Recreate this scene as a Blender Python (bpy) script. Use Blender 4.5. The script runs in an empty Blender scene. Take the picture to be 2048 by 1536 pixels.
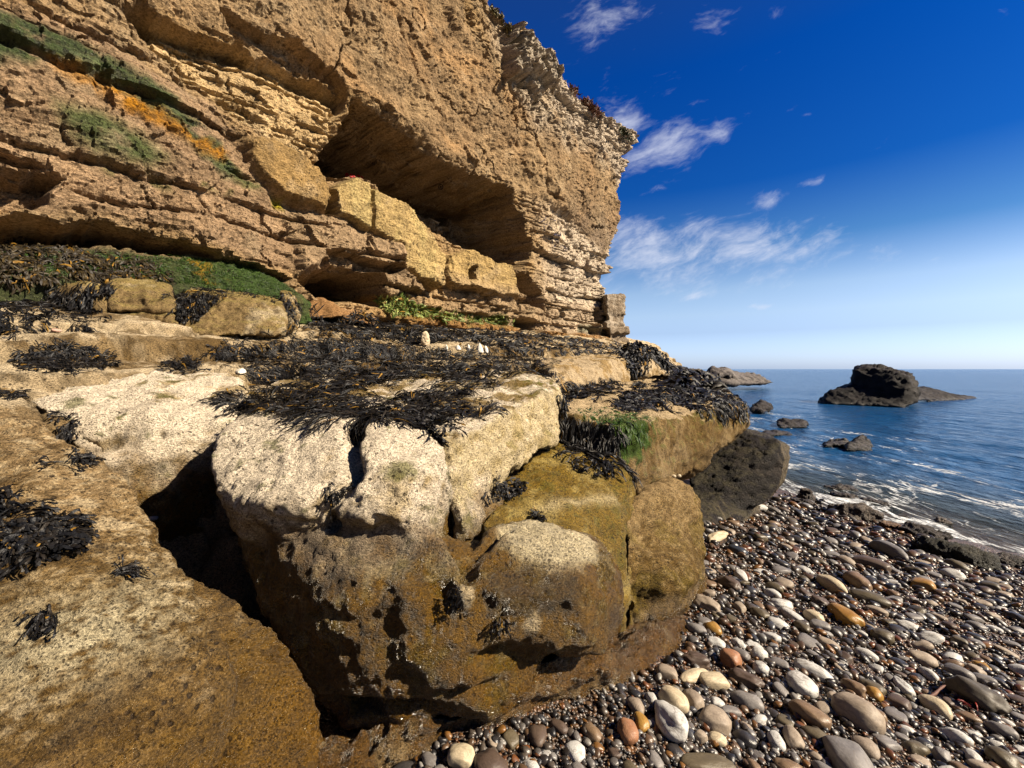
import bpy, bmesh, math, random
import numpy as np
from mathutils import Vector, Matrix, Euler
from mathutils.bvhtree import BVHTree

S = bpy.context.scene
COL = S.collection
R = math.radians
rng = np.random.default_rng(7)
random.seed(7)

# ------------------------------------------------------------------ camera, sky, sun, exposure
CAM = np.array([0.0, 0.0, 2.0])
F, U0, V0 = 900.0, 1024.0, 738.0          # focal length and horizon in photograph pixels
cd = bpy.data.cameras.new('camera')
cam = bpy.data.objects.new('camera', cd); COL.objects.link(cam)
cam.location = CAM; cam.rotation_euler = (R(90), 0, 0)
cd.sensor_width = 36; cd.lens = 36 * F / 2048
cd.shift_y = -(768 - V0) / 2048
cd.clip_start = .02; cd.clip_end = 20000
S.camera = cam
S.cycles.diffuse_bounces = 1; S.cycles.max_bounces = 6
S.view_settings.view_transform = 'Standard'; S.view_settings.look = 'None'
S.view_settings.exposure = 1.35; S.view_settings.gamma = 1.0

SUN_AZ, SUN_EL = 108.0, 36.0
sd = bpy.data.lights.new('sun', 'SUN'); so = bpy.data.objects.new('sun', sd); COL.objects.link(so)
sd.energy = 4.9; sd.angle = R(.5); sd.color = (1.0, .86, .66)
tosun = Vector((math.sin(R(SUN_AZ)) * math.cos(R(SUN_EL)), math.cos(R(SUN_AZ)) * math.cos(R(SUN_EL)), math.sin(R(SUN_EL))))
so.rotation_euler = tosun.to_track_quat('Z', 'Y').to_euler(); so.location = (8, -3, 12)


class NT:
    """small helper to write node trees"""
    def __init__(s, tree): s.t = tree; tree.nodes.clear()
    def n(s, kind, ins=None, **kw):
        x = s.t.nodes.new(kind)
        for k, v in kw.items(): setattr(x, k, v)
        for k, v in (ins or {}).items(): s.set(x, k, v)
        return x
    def set(s, node, k, v):
        i = node.inputs[k]
        if hasattr(v, 'outputs'): s.t.links.new(v.outputs[0], i)
        elif hasattr(v, 'is_output'): s.t.links.new(v, i)
        else: i.default_value = v
    def m(s, op, a, b=0.0, c=0.0, clamp=False):
        return s.n('ShaderNodeMath', {0: a, 1: b, 2: c}, operation=op, use_clamp=clamp)
    def vm(s, op, a, b=(0, 0, 0)):
        return s.n('ShaderNodeVectorMath', {0: a, 1: b}, operation=op)
    def mix(s, f, a, b, mode='MIX'):
        x = s.n('ShaderNodeMix', data_type='RGBA', blend_type=mode)
        s.set(x, 0, f); s.set(x, 6, a); s.set(x, 7, b)
        return x.outputs[2]
    def ramp(s, f, stops, interp='LINEAR'):
        x = s.n('ShaderNodeValToRGB', {0: f}); cr = x.color_ramp; cr.interpolation = interp
        while len(cr.elements) < len(stops): cr.elements.new(.5)
        for e, (p, c) in zip(cr.elements, stops):
            e.position = p; e.color = tuple(c) + (1,) if hasattr(c, '__len__') else (c, c, c, 1)
        return x
    def noise(s, vec, scale, detail=6, rough=.55, dist=0.0):
        return s.n('ShaderNodeTexNoise', {'Vector': vec, 'Scale': scale, 'Detail': detail, 'Roughness': rough, 'Distortion': dist})
    def smooth(s, x, a, b):
        return s.n('ShaderNodeMapRange', {0: x, 1: a, 2: b, 3: 0.0, 4: 1.0}, interpolation_type='SMOOTHSTEP')


def build_sky():
    w = bpy.data.worlds.new('World'); S.world = w; w.use_nodes = True
    N = NT(w.node_tree)
    sky = N.n('ShaderNodeTexSky', sky_type='NISHITA', sun_disc=False, sun_elevation=R(SUN_EL), sun_rotation=R(SUN_AZ))
    d = N.n('ShaderNodeTexCoord').outputs['Generated']
    xyz = N.n('ShaderNodeSeparateXYZ', {0: d})
    # deep polarised blue: the sky texture graded by height above the horizon
    rm = N.ramp(xyz.outputs[2], [(0.0, (.40, .52, .90)), (.02, (.37, .47, .79)), (.074, (.29, .335, .50)), (.11, (.34, .365, .46)), (.157, (.315, .345, .415)),
                                 (.24, (.085, .185, .305)), (.348, (.010, .098, .275)), (.53, (.002, .085, .285)), (.85, (.05, .09, .19))])
    skyc = N.vm('MULTIPLY', sky.outputs[0], rm.outputs[0])
    skyc = N.vm('MULTIPLY', skyc.outputs[0], (.157, .157, .157))   # sky texture at about .07, graded
    # clouds: wisps placed by compass direction
    y = N.m('MAXIMUM', xyz.outputs[1], .02)
    p = N.n('ShaderNodeCombineXYZ', {0: N.m('DIVIDE', xyz.outputs[0], y), 1: N.m('DIVIDE', xyz.outputs[2], y), 2: 0.0})
    warp = N.noise(p, 5.0, 3, .5)
    pw = N.vm('ADD', p.outputs[0], N.vm('MULTIPLY', N.vm('SUBTRACT', warp.outputs[1], (.5, .5, .5)).outputs[0], (.10, .06, 0)).outputs[0])
    blobs = [(1180, 50, 130, 75, .62, 25), (1265, 10, 60, 60, .40, 40), (1420, 30, 75, 50, .33, 40), (1540, 20, 48, 16, .62, 12),
             (1220, 165, 80, 34, .42, 35), (1330, 170, 75, 40, .26, 30),
             (1255, 240, 75, 60, .85, 30), (1330, 290, 120, 60, .95, 25), (1420, 270, 90, 38, .60, 30), (1490, 240, 50, 24, .42, 30), (1400, 210, 45, 18, .36, 30),
             (1610, 228, 24, 8, .5, 15), (1520, 405, 60, 22, .72, 15), (1480, 372, 60, 14, .40, 22), (1628, 368, 42, 12, .5, 20), (1310, 375, 75, 14, .36, 10),
             (1280, 500, 300, 85, .95, 0), (1440, 490, 330, 75, .85, -4), (1600, 480, 300, 55, .58, -6), (1340, 550, 360, 60, .62, 0),
             (1388, 590, 46, 15, .85, 15), (1522, 608, 40, 9, .70, 3)]
    acc = None
    for (u, v, ru, rv, dn, an) in blobs:
        dd = N.vm('SUBTRACT', pw.outputs[0], ((u - U0) / F, (V0 - v) / F, 0))
        rot = N.n('ShaderNodeVectorRotate', {0: dd.outputs[0], 3: R(-an)}, rotation_type='Z_AXIS')
        sc = N.vm('MULTIPLY', rot.outputs[0], (F / ru, F / rv, 0))
        L = N.vm('LENGTH', sc.outputs[0]).outputs['Value']
        g = N.m('MULTIPLY', N.n('ShaderNodeMapRange', {0: L, 1: 1.35, 2: 0.0, 3: 0.0, 4: 1.0}, interpolation_type='SMOOTHSTEP'), dn)
        acc = g if acc is None else N.m('MAXIMUM', acc, g)
    rotp = N.n('ShaderNodeVectorRotate', {0: pw.outputs[0], 3: R(-24)}, rotation_type='Z_AXIS')
    st = N.vm('MULTIPLY', rotp.outputs[0], (1.0, 2.6, 1))
    n1 = N.noise(st, 9.0, 9, .62, .25)
    n2 = N.noise(st, 34.0, 6, .6, .3)
    nn = N.m('ADD', N.m('MULTIPLY', n1.outputs[0], .75), N.m('MULTIPLY', n2.outputs[0], .25))
    dens = N.smooth(N.m('ADD', N.m('MULTIPLY', acc, .55), N.m('MULTIPLY', N.m('SUBTRACT', nn, .66), 1.25)), -.04, .58)
    front = N.smooth(xyz.outputs[1], .05, .2)
    dens = N.m('MULTIPLY', N.m('MULTIPLY', dens, front), .78)
    col = N.mix(dens, skyc.outputs[0], (.318, .332, .385, 1))
    away = N.n('ShaderNodeMapRange', {0: xyz.outputs[1], 1: -.25, 2: .30, 3: .38, 4: 1.0}, interpolation_type='SMOOTHSTEP')  # dims the unseen sky behind the camera, only to weaken fill light
    col = N.vm('MULTIPLY', col, N.n('ShaderNodeCombineXYZ', {0: away, 1: away, 2: away}).outputs[0])
    bg = N.n('ShaderNodeBackground', {0: col, 1: 1.0})
    N.n('ShaderNodeOutputWorld', {0: bg})


build_sky()

# ------------------------------------------------------------------ numeric helpers
def P(u, v, y):
    return np.array([(u - U0) / F * y, y, 2.0 + (V0 - v) / F * y])


_perm = np.random.default_rng(3).permutation(256)
_perm = np.concatenate([_perm, _perm, _perm])
_grad = np.random.default_rng(4).normal(size=(256, 3)); _grad /= np.linalg.norm(_grad, axis=1)[:, None]
_rnd = np.random.default_rng(5).random((65536, 4))


def pnoise(p):
    p = np.asarray(p, float)
    i = np.floor(p).astype(np.int64); f = p - i; i &= 255
    w = f * f * f * (f * (f * 6 - 15) + 10)
    out = np.zeros(len(p))
    for dx in (0, 1):
        wx = w[:, 0] if dx else 1 - w[:, 0]
        for dy in (0, 1):
            wy = w[:, 1] if dy else 1 - w[:, 1]
            for dz in (0, 1):
                wz = w[:, 2] if dz else 1 - w[:, 2]
                h = _perm[_perm[_perm[(i[:, 0] + dx)] + ((i[:, 1] + dy) & 255)] + ((i[:, 2] + dz) & 255)]
                g = _grad[h]
                out += wx * wy * wz * (g[:, 0] * (f[:, 0] - dx) + g[:, 1] * (f[:, 1] - dy) + g[:, 2] * (f[:, 2] - dz))
    return out * 1.5


def fbm(p, scale=1.0, octv=4, gain=.5, off=0.0):
    p = np.asarray(p, float) * scale + off
    a, s, o = 1.0, 0.0, np.zeros(len(p))
    for k in range(octv):
        o += a * pnoise(p); p = p * 2.03 + 17.3; a *= gain
    return o


def fbm2(x, y, scale=1.0, octv=4, gain=.5, off=0.0):
    return fbm(np.stack([x, y, np.full_like(x, .37)], 1), scale, octv, gain, off)


def h2(a, b, k=0):
    return _rnd[((a.astype(np.int64) * 7919 + b.astype(np.int64) * 104729 + k * 1299709) & 65535)]


def facet(x, y, cell, k=0):
    """broken-rock facets: each jittered cell is a small tilted plane"""
    gx, gy = x / cell, y / cell
    ix, iy = np.floor(gx), np.floor(gy)
    bd = np.full(len(x), 1e9); bv = np.zeros(len(x))
    for a in (-1, 0, 1):
        for b in (-1, 0, 1):
            cx, cy = ix + a, iy + b
            r = h2(cx, cy, k); r2 = h2(cx, cy, k + 50)
            dx, dy = gx - cx - r[:, 0], gy - cy - r[:, 1]
            d = dx * dx + dy * dy
            v = (r[:, 2] - .5) + (r2[:, 0] - .5) * 1.1 * dx + (r2[:, 1] - .5) * 1.1 * dy
            m = d < bd; bd[m] = d[m]; bv[m] = v[m]
    return bv


def sstep(x, a, b):
    t = np.clip((x - a) / (b - a), 0, 1); return t * t * (3 - 2 * t)


def poly_sd(x, y, poly):
    """signed distance, positive inside"""
    poly = np.asarray(poly, float); n = len(poly)
    d = np.full(len(x), 1e9); inside = np.zeros(len(x), bool)
    for i in range(n):
        a, b = poly[i], poly[(i + 1) % n]
        e = b - a; L = max(e @ e, 1e-9)
        t = np.clip(((x - a[0]) * e[0] + (y - a[1]) * e[1]) / L, 0, 1)
        d = np.minimum(d, np.hypot(x - a[0] - t * e[0], y - a[1] - t * e[1]))
        c = ((a[1] > y) != (b[1] > y)) & (x < e[0] * (y - a[1]) / (e[1] if abs(e[1]) > 1e-9 else 1e-9) + a[0])
        inside ^= c
    return np.where(inside, d, -d)


def seg_dist(p, line):
    line = np.asarray(line, float); d = np.full(len(p), 1e9)
    for a, b in zip(line[:-1], line[1:]):
        e = b - a; t = np.clip((p - a) @ e / max(e @ e, 1e-9), 0, 1)
        d = np.minimum(d, np.linalg.norm(p - a - t[:, None] * e, axis=1))
    return d


def mixc(a, b, t):
    return a + (np.asarray(b) - a) * t[:, None]


# ------------------------------------------------------------------ object helpers
def tag(o, label=None, cat=None, group=None, kind=None):
    if label: o['label'] = label
    if cat: o['category'] = cat
    if group: o['group'] = group
    if kind: o['kind'] = kind
    return o


def mesh_np(name, verts, faces, cols=None, attrs=None, smooth=True):
    """verts (N,3), faces (M,k) uniform arrays -> mesh"""
    me = bpy.data.meshes.new(name)
    verts = np.asarray(verts, np.float32); faces = np.asarray(faces, np.int32)
    k = faces.shape[1]
    me.vertices.add(len(verts)); me.vertices.foreach_set('co', verts.ravel())
    me.loops.add(faces.size); me.loops.foreach_set('vertex_index', faces.ravel())
    me.polygons.add(len(faces)); me.polygons.foreach_set('loop_start', np.arange(0, faces.size, k, dtype=np.int32))
    me.update(calc_edges=True); me.validate()
    me.polygons.foreach_set('use_smooth', np.full(len(me.polygons), smooth)); me.update()
    add_attrs(me, cols, attrs)
    return me


def add_attrs(me, cols=None, attrs=None):
    n = len(me.vertices)
    if cols is not None:
        c = np.ones((n, 4), np.float32); c[:, :3] = np.clip(cols, 0, 1)
        a = me.color_attributes.new('Col', 'FLOAT_COLOR', 'POINT'); a.data.foreach_set('color', c.ravel())
    for k, v in (attrs or {}).items():
        a = me.attributes.new(k, 'FLOAT', 'POINT'); a.data.foreach_set('value', np.asarray(v, np.float32))


def link(name, me, mat, parent=None, loc=None):
    o = bpy.data.objects.new(name, me); COL.objects.link(o)
    if mat: me.materials.clear(); me.materials.append(mat)
    if parent: o.parent = parent
    if loc is not None: o.location = loc
    return o


def grid_faces(nr, nc):
    i = np.arange(nr * nc).reshape(nr, nc)
    return np.stack([i[:-1, :-1].ravel(), i[:-1, 1:].ravel(), i[1:, 1:].ravel(), i[1:, :-1].ravel()], 1)


def verts_of(me):
    v = np.empty(len(me.vertices) * 3, np.float32); me.vertices.foreach_get('co', v); return v.reshape(-1, 3).astype(float)


def normals_of(me):
    v = np.empty(len(me.vertices) * 3, np.float32); me.vertex_normals.foreach_get('vector', v); return v.reshape(-1, 3).astype(float)


def tris_of(me):
    me.calc_loop_triangles()
    t = np.empty(len(me.loop_triangles) * 3, np.int32); me.loop_triangles.foreach_get('vertices', t); return t.reshape(-1, 3)


# ------------------------------------------------------------------ materials
def rock_material(name, fine=60.0, bump=.5, specks=.5, rough=.85, dist=.012, lines=0.0, sat=1.0, lo=.15, hi=1.52, flecks=.34):
    m = bpy.data.materials.new(name); m.use_nodes = True
    N = NT(m.node_tree)
    pos = N.n('ShaderNodeNewGeometry').outputs['Position']
    col = N.n('ShaderNodeAttribute', attribute_name='Col').outputs['Color']
    wet = N.n('ShaderNodeAttribute', attribute_name='wet').outputs['Fac']
    n1 = N.noise(pos, fine * .11, 5, .6)
    n2 = N.noise(N.vm('MULTIPLY', pos, (1, 1, 1.7)), fine, 5, .72)
    n3 = N.noise(pos, fine * 2.7, 3, .7)
    grit = N.m('ADD', N.m('MULTIPLY', n2.outputs[0], .58), N.m('MULTIPLY', n3.outputs[0], .42))
    k = N.m('MULTIPLY', N.n('ShaderNodeMapRange', {0: grit, 1: .38, 2: .63, 3: lo, 4: hi}), N.n('ShaderNodeMapRange', {0: n1.outputs[0], 1: .30, 2: .70, 3: .55, 4: .84}))
    sc = N.n('ShaderNodeHueSaturation', {'Saturation': sat, 'Color': col})
    c = N.mix(1.0, sc.outputs[0], N.n('ShaderNodeCombineColor', {0: k, 1: k, 2: k}), 'MULTIPLY')
    # pits and dark barnacle-sized specks, gathered in patches
    wv = N.vm('ADD', pos, N.vm('MULTIPLY', n2.outputs[1], (.6 / fine, .6 / fine, .6 / fine)).outputs[0])
    vo = N.n('ShaderNodeTexVoronoi', {'Vector': wv, 'Scale': fine * 1.25, 'Randomness': 1.0})
    rnd = N.n('ShaderNodeSeparateColor', {0: vo.outputs['Color']}).outputs[0]
    msk = N.smooth(N.noise(pos, fine * .07, 4, .62).outputs[0], .40, .62)
    pit = N.m('MULTIPLY', N.m('MULTIPLY', N.m('SUBTRACT', 1.0, N.smooth(vo.outputs['Distance'], .16, .42)), N.m('GREATER_THAN', rnd, .42)), msk)
    c = N.mix(N.m('MULTIPLY', pit, specks), c, (.045, .028, .014, 1))
    v2 = N.n('ShaderNodeTexVoronoi', {'Vector': N.vm('ADD', pos, N.vm('MULTIPLY', n2.outputs[1], (1.3 / fine, 1.3 / fine, 1.3 / fine)).outputs[0]), 'Scale': fine * .52, 'Randomness': 1.0})
    r2 = N.n('ShaderNodeSeparateColor', {0: v2.outputs['Color']}).outputs[1]
    ms2 = N.smooth(N.noise(N.vm('ADD', pos, (7.3, 2.1, 4.4)), fine * .05, 4, .62).outputs[0], .44, .60)
    pt2 = N.m('MULTIPLY', N.m('MULTIPLY', N.m('SUBTRACT', 1.0, N.smooth(v2.outputs['Distance'], .14, .36)), N.m('GREATER_THAN', r2, .60)), ms2)
    c = N.mix(N.m('MULTIPLY', pt2, specks), c, (.035, .022, .012, 1))
    pal = N.m('MULTIPLY', N.smooth(n3.outputs[0], .60, .72), flecks)
    c = N.mix(pal, c, N.mix(.5, c, (.80, .70, .52, 1)))
    h = N.m('ADD', N.m('MULTIPLY', n1.outputs[0], .9), N.m('ADD', N.m('MULTIPLY', n2.outputs[0], .75), N.m('MULTIPLY', n3.outputs[0], .30)))
    h = N.m('SUBTRACT', h, N.m('ADD', N.m('MULTIPLY', pit, .40), N.m('MULTIPLY', pt2, .8)))
    if lines:
        zz = N.n('ShaderNodeSeparateXYZ', {0: pos}).outputs[2]
        zw = N.m('ADD', zz, N.m('MULTIPLY', n1.outputs[0], .10))
        ln = N.noise(N.n('ShaderNodeCombineXYZ', {0: 0.0, 1: 0.0, 2: zw}), 22.0, 3, .6)
        h = N.m('ADD', h, N.m('MULTIPLY', ln.outputs[0], lines))
    b = N.n('ShaderNodeBump', {'Height': h, 'Strength': bump, 'Distance': dist})
    ro = N.n('ShaderNodeMapRange', {0: N.m('ADD', wet, N.m('MULTIPLY', N.m('SUBTRACT', n1.outputs[0], .5), wet)), 1: 0.0, 2: 1.0, 3: rough, 4: .07})
    bs = N.n('ShaderNodeBsdfPrincipled', {'Base Color': c, 'Roughness': ro, 'Normal': b, 'Specular IOR Level': N.n('ShaderNodeMapRange', {0: wet, 1: 0., 2: 1., 3: .15, 4: .65})})
    N.n('ShaderNodeOutputMaterial', {0: bs})
    return m


M_ROCK = rock_material('limestone', 78, 1.0, .85, .9, .026, 0.0, 1.12)
M_CLIFF = rock_material('cliff_stone', 20, 1.0, .6, .95, .075, .35, 1.08, .42, 1.34)
M_DARK = rock_material('wet_dark_stone', 34, 1.0, .4, .6, .05, flecks=0.0)


def wrack_material():
    m = bpy.data.materials.new('wrack'); m.use_nodes = True
    N = NT(m.node_tree)
    pos = N.n('ShaderNodeNewGeometry').outputs['Position']
    col = N.n('ShaderNodeAttribute', attribute_name='Col').outputs['Color']
    n = N.noise(pos, 90, 3, .6)
    b = N.n('ShaderNodeBump', {'Height': n.outputs[0], 'Strength': .6, 'Distance': .006})
    bs = N.n('ShaderNodeBsdfPrincipled', {'Base Color': N.mix(1.0, col, (.75, .75, .75, 1), 'MULTIPLY'), 'Roughness': .46, 'Specular IOR Level': .20, 'Normal': b})
    N.n('ShaderNodeOutputMaterial', {0: bs})
    return m


M_WRACK = wrack_material()


def simple_material(name, color, rough=.8, spec=.3, nscale=40, var=.35, bump=.4, dist=.01):
    m = bpy.data.materials.new(name); m.use_nodes = True
    N = NT(m.node_tree)
    pos = N.n('ShaderNodeNewGeometry').outputs['Position']
    n = N.noise(pos, nscale, 6, .62)
    k = N.n('ShaderNodeMapRange', {0: n.outputs[0], 1: .25, 2: .75, 3: .72 * (1 - var), 4: .72 * (1 + var)})
    c = N.mix(1.0, tuple(color) + (1,), N.n('ShaderNodeCombineColor', {0: k, 1: k, 2: k}), 'MULTIPLY')
    b = N.n('ShaderNodeBump', {'Height': n.outputs[0], 'Strength': bump, 'Distance': dist})
    bs = N.n('ShaderNodeBsdfPrincipled', {'Base Color': c, 'Roughness': rough, 'Specular IOR Level': spec, 'Normal': b})
    N.n('ShaderNodeOutputMaterial', {0: bs})
    return m


# ------------------------------------------------------------------ layout: the cliff line
A0 = np.array([-5.69, 5.0]); DV = np.array([.6247, .7809]); NV = np.array([.7809, -.6247])


def st_of(x, y):
    return (x - A0[0]) * DV[0] + (y - A0[1]) * DV[1], (x - A0[0]) * NV[0] + (y - A0[1]) * NV[1]


def xy_of(s, t):
    return A0[0] + s * DV[0] + t * NV[0], A0[1] + s * DV[1] + t * NV[1]


def SZ(u, v, t=0.0):
    a = (u - U0) / F
    y = (7.567 - t) / (.6247 - .7809 * a)
    s, _ = st_of(a * y, y)
    return s, 2.0 + (V0 - v) / F * y


def PZ(pts, t=0.0):
    return [SZ(u, v, t) for u, v in pts]


def beach_z(x, y):
    z = .105 * (6.83 - (.91 * x + .41 * y))
    z = z + .035 * fbm2(x, y, .9, 3) + .02 * fbm2(x, y, 3.0, 2)
    z = z - .16 * sstep(-x, .15, .6) * sstep(y, .9, 1.3)
    return np.maximum(z, -1.6)

# ------------------------------------------------------------------ cliff: relief measured out from the bedding plane
def strata(s, z, th, ln, seed):
    r = np.random.default_rng(seed)
    zb = [0.0]
    while zb[-1] < 14: zb.append(zb[-1] + th * r.uniform(.45, 1.7))
    zb = np.array(zb)
    zz = z + .28 * th * fbm2(s, z, .45, 3, off=seed) + .07 * th * fbm2(s, z, 7, 2, off=seed)
    l = np.clip(np.searchsorted(zb, zz) - 1, 0, len(zb) - 2)
    dz = np.minimum(zz - zb[l], zb[l + 1] - zz)
    lr = h2(l, np.full_like(l, seed))
    ls = ln * (.5 + 1.2 * lr[:, 0])
    q = (s + .25 * ln * fbm2(s, z, 2.2, 2, off=seed + 9) + 31 * lr[:, 1]) / ls
    c = np.floor(q); fq = q - c
    hh = h2(c + 5000, l, seed)
    ds = np.minimum(fq, 1 - fq) * ls
    ds = ds + .15 * (hh[:, 3] > .6)
    prot = (lr[:, 2] - .5) * .9 + (hh[:, 0] - .5) * .8 + (hh[:, 1] - .5) * .5 * (fq - .5) + (hh[:, 2] - .5) * .4 * (zz - zb[l]) / th
    gv = sstep(fbm2(s * .8, z * 2, 1.2, 3, .6, seed + 4), -.35, .25)
    groove = gv * np.exp(-(dz / (.07 * th + .008)) ** 2) + .7 * gv * np.exp(-(ds / (.04 * th + .010)) ** 2)
    return prot, groove


def build_cliff():
    sv = [-3.2]
    while sv[-1] < 17.6: sv.append(sv[-1] + max(.014, .0155 + .00165 * sv[-1]))
    sv = np.array(sv)
    zv = np.arange(1.8, 12.6, .0265)
    s, z = [a.ravel() for a in np.meshgrid(sv, zv)]
    n = len(s)
    # ragged coordinates for region outlines
    ws = s + .13 * fbm2(s, z, 1.3, 4, .55, 3.1) + .03 * fbm2(s, z, 9, 2)
    wz = z + .09 * fbm2(s, z, 1.3, 4, .55, 8.4) + .025 * fbm2(s, z, 9, 2, off=4)

    def mask(pts, edge=.08, t=0.0, warp=1.0, inner=None):
        a, b = (ws, wz) if warp else (s, z)
        return sstep(poly_sd(a, b, PZ(pts, t)), -edge, edge if inner is None else inner)

    massive = mask([(240, -200), (300, 5), (420, 48), (480, 72), (540, 106), (620, 138), (700, 178), (760, 207), (860, 292), (1000, 352), (1035, 385), (1090, 402), (1140, 430), (1182, 482),
                    (1200, 520), (1236, 470), (1243, 430), (1240, 375), (1225, 320), (1110, 220), (1010, 190), (930, 60), (900, -200)], .12)
    upper = sstep(z, 9.0, 10.0) * (1 - massive * .4)
    right = sstep(s, 9.5, 12.0)
    # ---- base relief
    big = fbm2(s, z, .42, 3, .5, 21.0); mid = fbm2(s, z, 1.3, 4, .55, 2.0); fin = fbm2(s, z, 6.0, 4, .6, 5.0)
    f1 = facet(s + .1 * mid, z + .1 * fin, .85, 1); f2 = facet(s + .04 * fin, z, .30, 2); f3 = facet(s, z * 1.3, .12, 3)
    st1, g1 = strata(s, z, .42, 1.3, 11)
    st2, g2 = strata(s, z, .15, .6, 12)
    T = .22 * big
    T += massive * (.10 * mid + .04 * fin + .10 * f1 * sstep(mid, -.1, .5) + .03 * f3 * sstep(fbm2(s, z, 1.1, 3, .5, 66), -.2, .3) + .02 * f2)
    bed = 1 - massive
    T += bed * (.05 * mid + .025 * fin + .11 * st1 - .10 * g1 + .055 * st2 - .055 * g2 + .07 * f2 + .045 * f3)
    col = np.tile(np.array([.46, .325, .19]), (n, 1))
    ck = np.abs(fbm2(s * 1.0, z, .33, 4, .55, 150)); ck2 = np.abs(fbm2(s, z * .7, .8, 4, .55, 160)); cm0 = sstep(fbm2(s, z, .5, 3, .5, 170), -.15, .25)
    ckm = massive * np.clip(sstep(cm, -.2, .3) * np.exp(-(ck / .010) ** 2) + .0 * ck2, 0, 1) if False else massive * sstep(fbm2(s, z, .4, 3, .5, 175), -.1, .2) * np.exp(-(ck / .009) ** 2)
    T -= .10 * ckm
    dim = fbm2(s, z, 3.0, 4, .6, 180); T += massive * (.05 * fbm2(s * .45, z * 1.5, 1.6, 4, .55, 185) - .03 * sstep(dim, .35, .7))
    # upper right: pale broken blocks
    ur = mask([(960, -40), (1040, 40), (1150, 160), (1280, 250), (1262, 310), (1228, 345), (1150, 300), (1080, 265), (1035, 230), (1000, 150)], .40)
    T += ur * (.06 * f2 + .03 * f3)
    col = mixc(col, [.64, .53, .40], ur * .85)
    # massive wall colour: tan to orange-brown blotches
    cm = fbm2(s, z, .55, 4, .55, 33)
    col = mixc(col, [.43, .285, .16], massive * sstep(cm, -.3, .5) * .8)
    col = mixc(col, [.56, .36, .19], massive * sstep(fbm2(s, z, .8, 4, .5, 44), .1, .7) * .8)
    col = mixc(col, [.25, .19, .14], massive * sstep(s, 10.5, 13.5) * sstep(-z, -8.6, -6.6) * .85)
    col = mixc(col, [.80, .67, .52], (1 - massive) * right * .9)
    col = mixc(col, [.55, .36, .165], (1 - massive) * (1 - right) * sstep(fbm2(s, z, .6, 3, .5, 71), -.3, .4) * .5)
    col = mixc(col, [.12, .085, .055], ckm * .7); col = mixc(col, [.22, .15, .09], massive * sstep(dim, .35, .7) * .4)
    col = mixc(col, [.30, .21, .125], massive * sstep(fbm2(s, z, 1.4, 5, .6, 190), .0, .5) * .55)
    T += bed * right * (.10 * st1 - .10 * g1 + .04 * f1)
    # ---- apron on the left
    ap = mask([(-300, -40), (60, 30), (200, 85), (330, 185), (420, 240), (490, 320), (560, 400), (660, 435), (800, 495), (790, 560), (740, 565), (600, 562), (560, 545), (370, 490), (130, 440), (-300, 380)], .10)
    ap_soft = mask([(-300, -40), (60, 30), (200, 85), (330, 185), (420, 240), (490, 320), (560, 400), (660, 435), (800, 495), (800, 700), (-300, 700)], .45)
    apT = .06 * mid + .07 * f1 + .05 * f2 + .03 * f3 + .025 * fin + .10 * st1 - .13 * g1
    T = T * (1 - .80 * ap) + ap * .8 * (apT + .22 * big) + .42 * ap_soft
    col = mixc(col, [.44, .305, .195], ap * .9)
    # ---- light beds set back under the brown wall
    lb = mask([(285, 15), (400, 58), (480, 92), (540, 127), (620, 152), (697, 190), (692, 240), (650, 285), (608, 318), (560, 290), (480, 240), (400, 175), (300, 95)], .06)
    zc = np.interp(s, *zip(*[SZ(u, v) for u, v in [(285, 15), (480, 92), (697, 190)]]))
    T -= lb * (.50 * np.exp(-np.maximum(zc - z, 0) / .28) + .10)
    T += lb * (.05 * st2 - .04 * g2)
    col = mixc(col, [.74, .54, .30], lb * .95)
    dk1 = mask([(230, 0), (300, 5), (345, 60), (300, 75), (250, 45)], .05); T -= dk1 * .35
    # overhanging lip lines in the brown wall on the left
    for pts, d in [([(440, 10), (560, 90), (640, 125), (690, 165), (700, 190), (640, 150), (540, 128), (470, 70)], .28)]:
        mm = mask(pts, .04); T -= mm * d
    # ---- the big recess
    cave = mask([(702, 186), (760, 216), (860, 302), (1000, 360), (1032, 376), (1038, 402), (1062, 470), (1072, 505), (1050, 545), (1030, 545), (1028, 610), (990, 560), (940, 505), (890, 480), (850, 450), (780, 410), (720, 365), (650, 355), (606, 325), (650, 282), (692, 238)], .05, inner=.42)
    step = np.where(wz > 6.5, -3.0, np.where(wz > 6.25, -2.75, np.where(wz > 5.85, -2.45, np.where(wz > 5.3, -2.2, np.where(wz > 4.9, -2.6, -1.9)))))
    step = step - .25 * sstep(-s, -9.5, -7) + .10 * st2 - .06 * g2 + .08 * f2 + .08 * mid
    cq = cave * 6 + .8 * st1 * sstep(cave, .02, .2) + .35 * f1; cf = np.floor(cq); cave_s = np.clip((cf + sstep(cq - cf, .62, .95)) / 6, 0, 1) * sstep(cave, .0, .12); cave_s = .2 * cave + .8 * cave_s
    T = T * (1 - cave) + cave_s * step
    col = mixc(col, [.17, .125, .08], cave * .9); col = mixc(col, [.30, .235, .15], cave * sstep(st1, .15, .5) * .5)  # recess shade partly painted in as a darker stone colour
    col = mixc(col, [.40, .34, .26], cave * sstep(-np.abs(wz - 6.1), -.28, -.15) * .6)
    # white stones on the recess shelf edge
    wb = mask([(978, 395), (1003, 392), (1012, 412), (985, 418)], .04);  col = mixc(col, [.62, .52, .40], wb)
    # ---- tall yellow block and neighbours
    yb = mask([(655, 378), (672, 372), (700, 358), (725, 366), (760, 385), (810, 408), (838, 440), (865, 470), (886, 520), (884, 574), (845, 556), (800, 535), (795, 490), (745, 460), (700, 440), (656, 428)], .05, .3)
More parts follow.
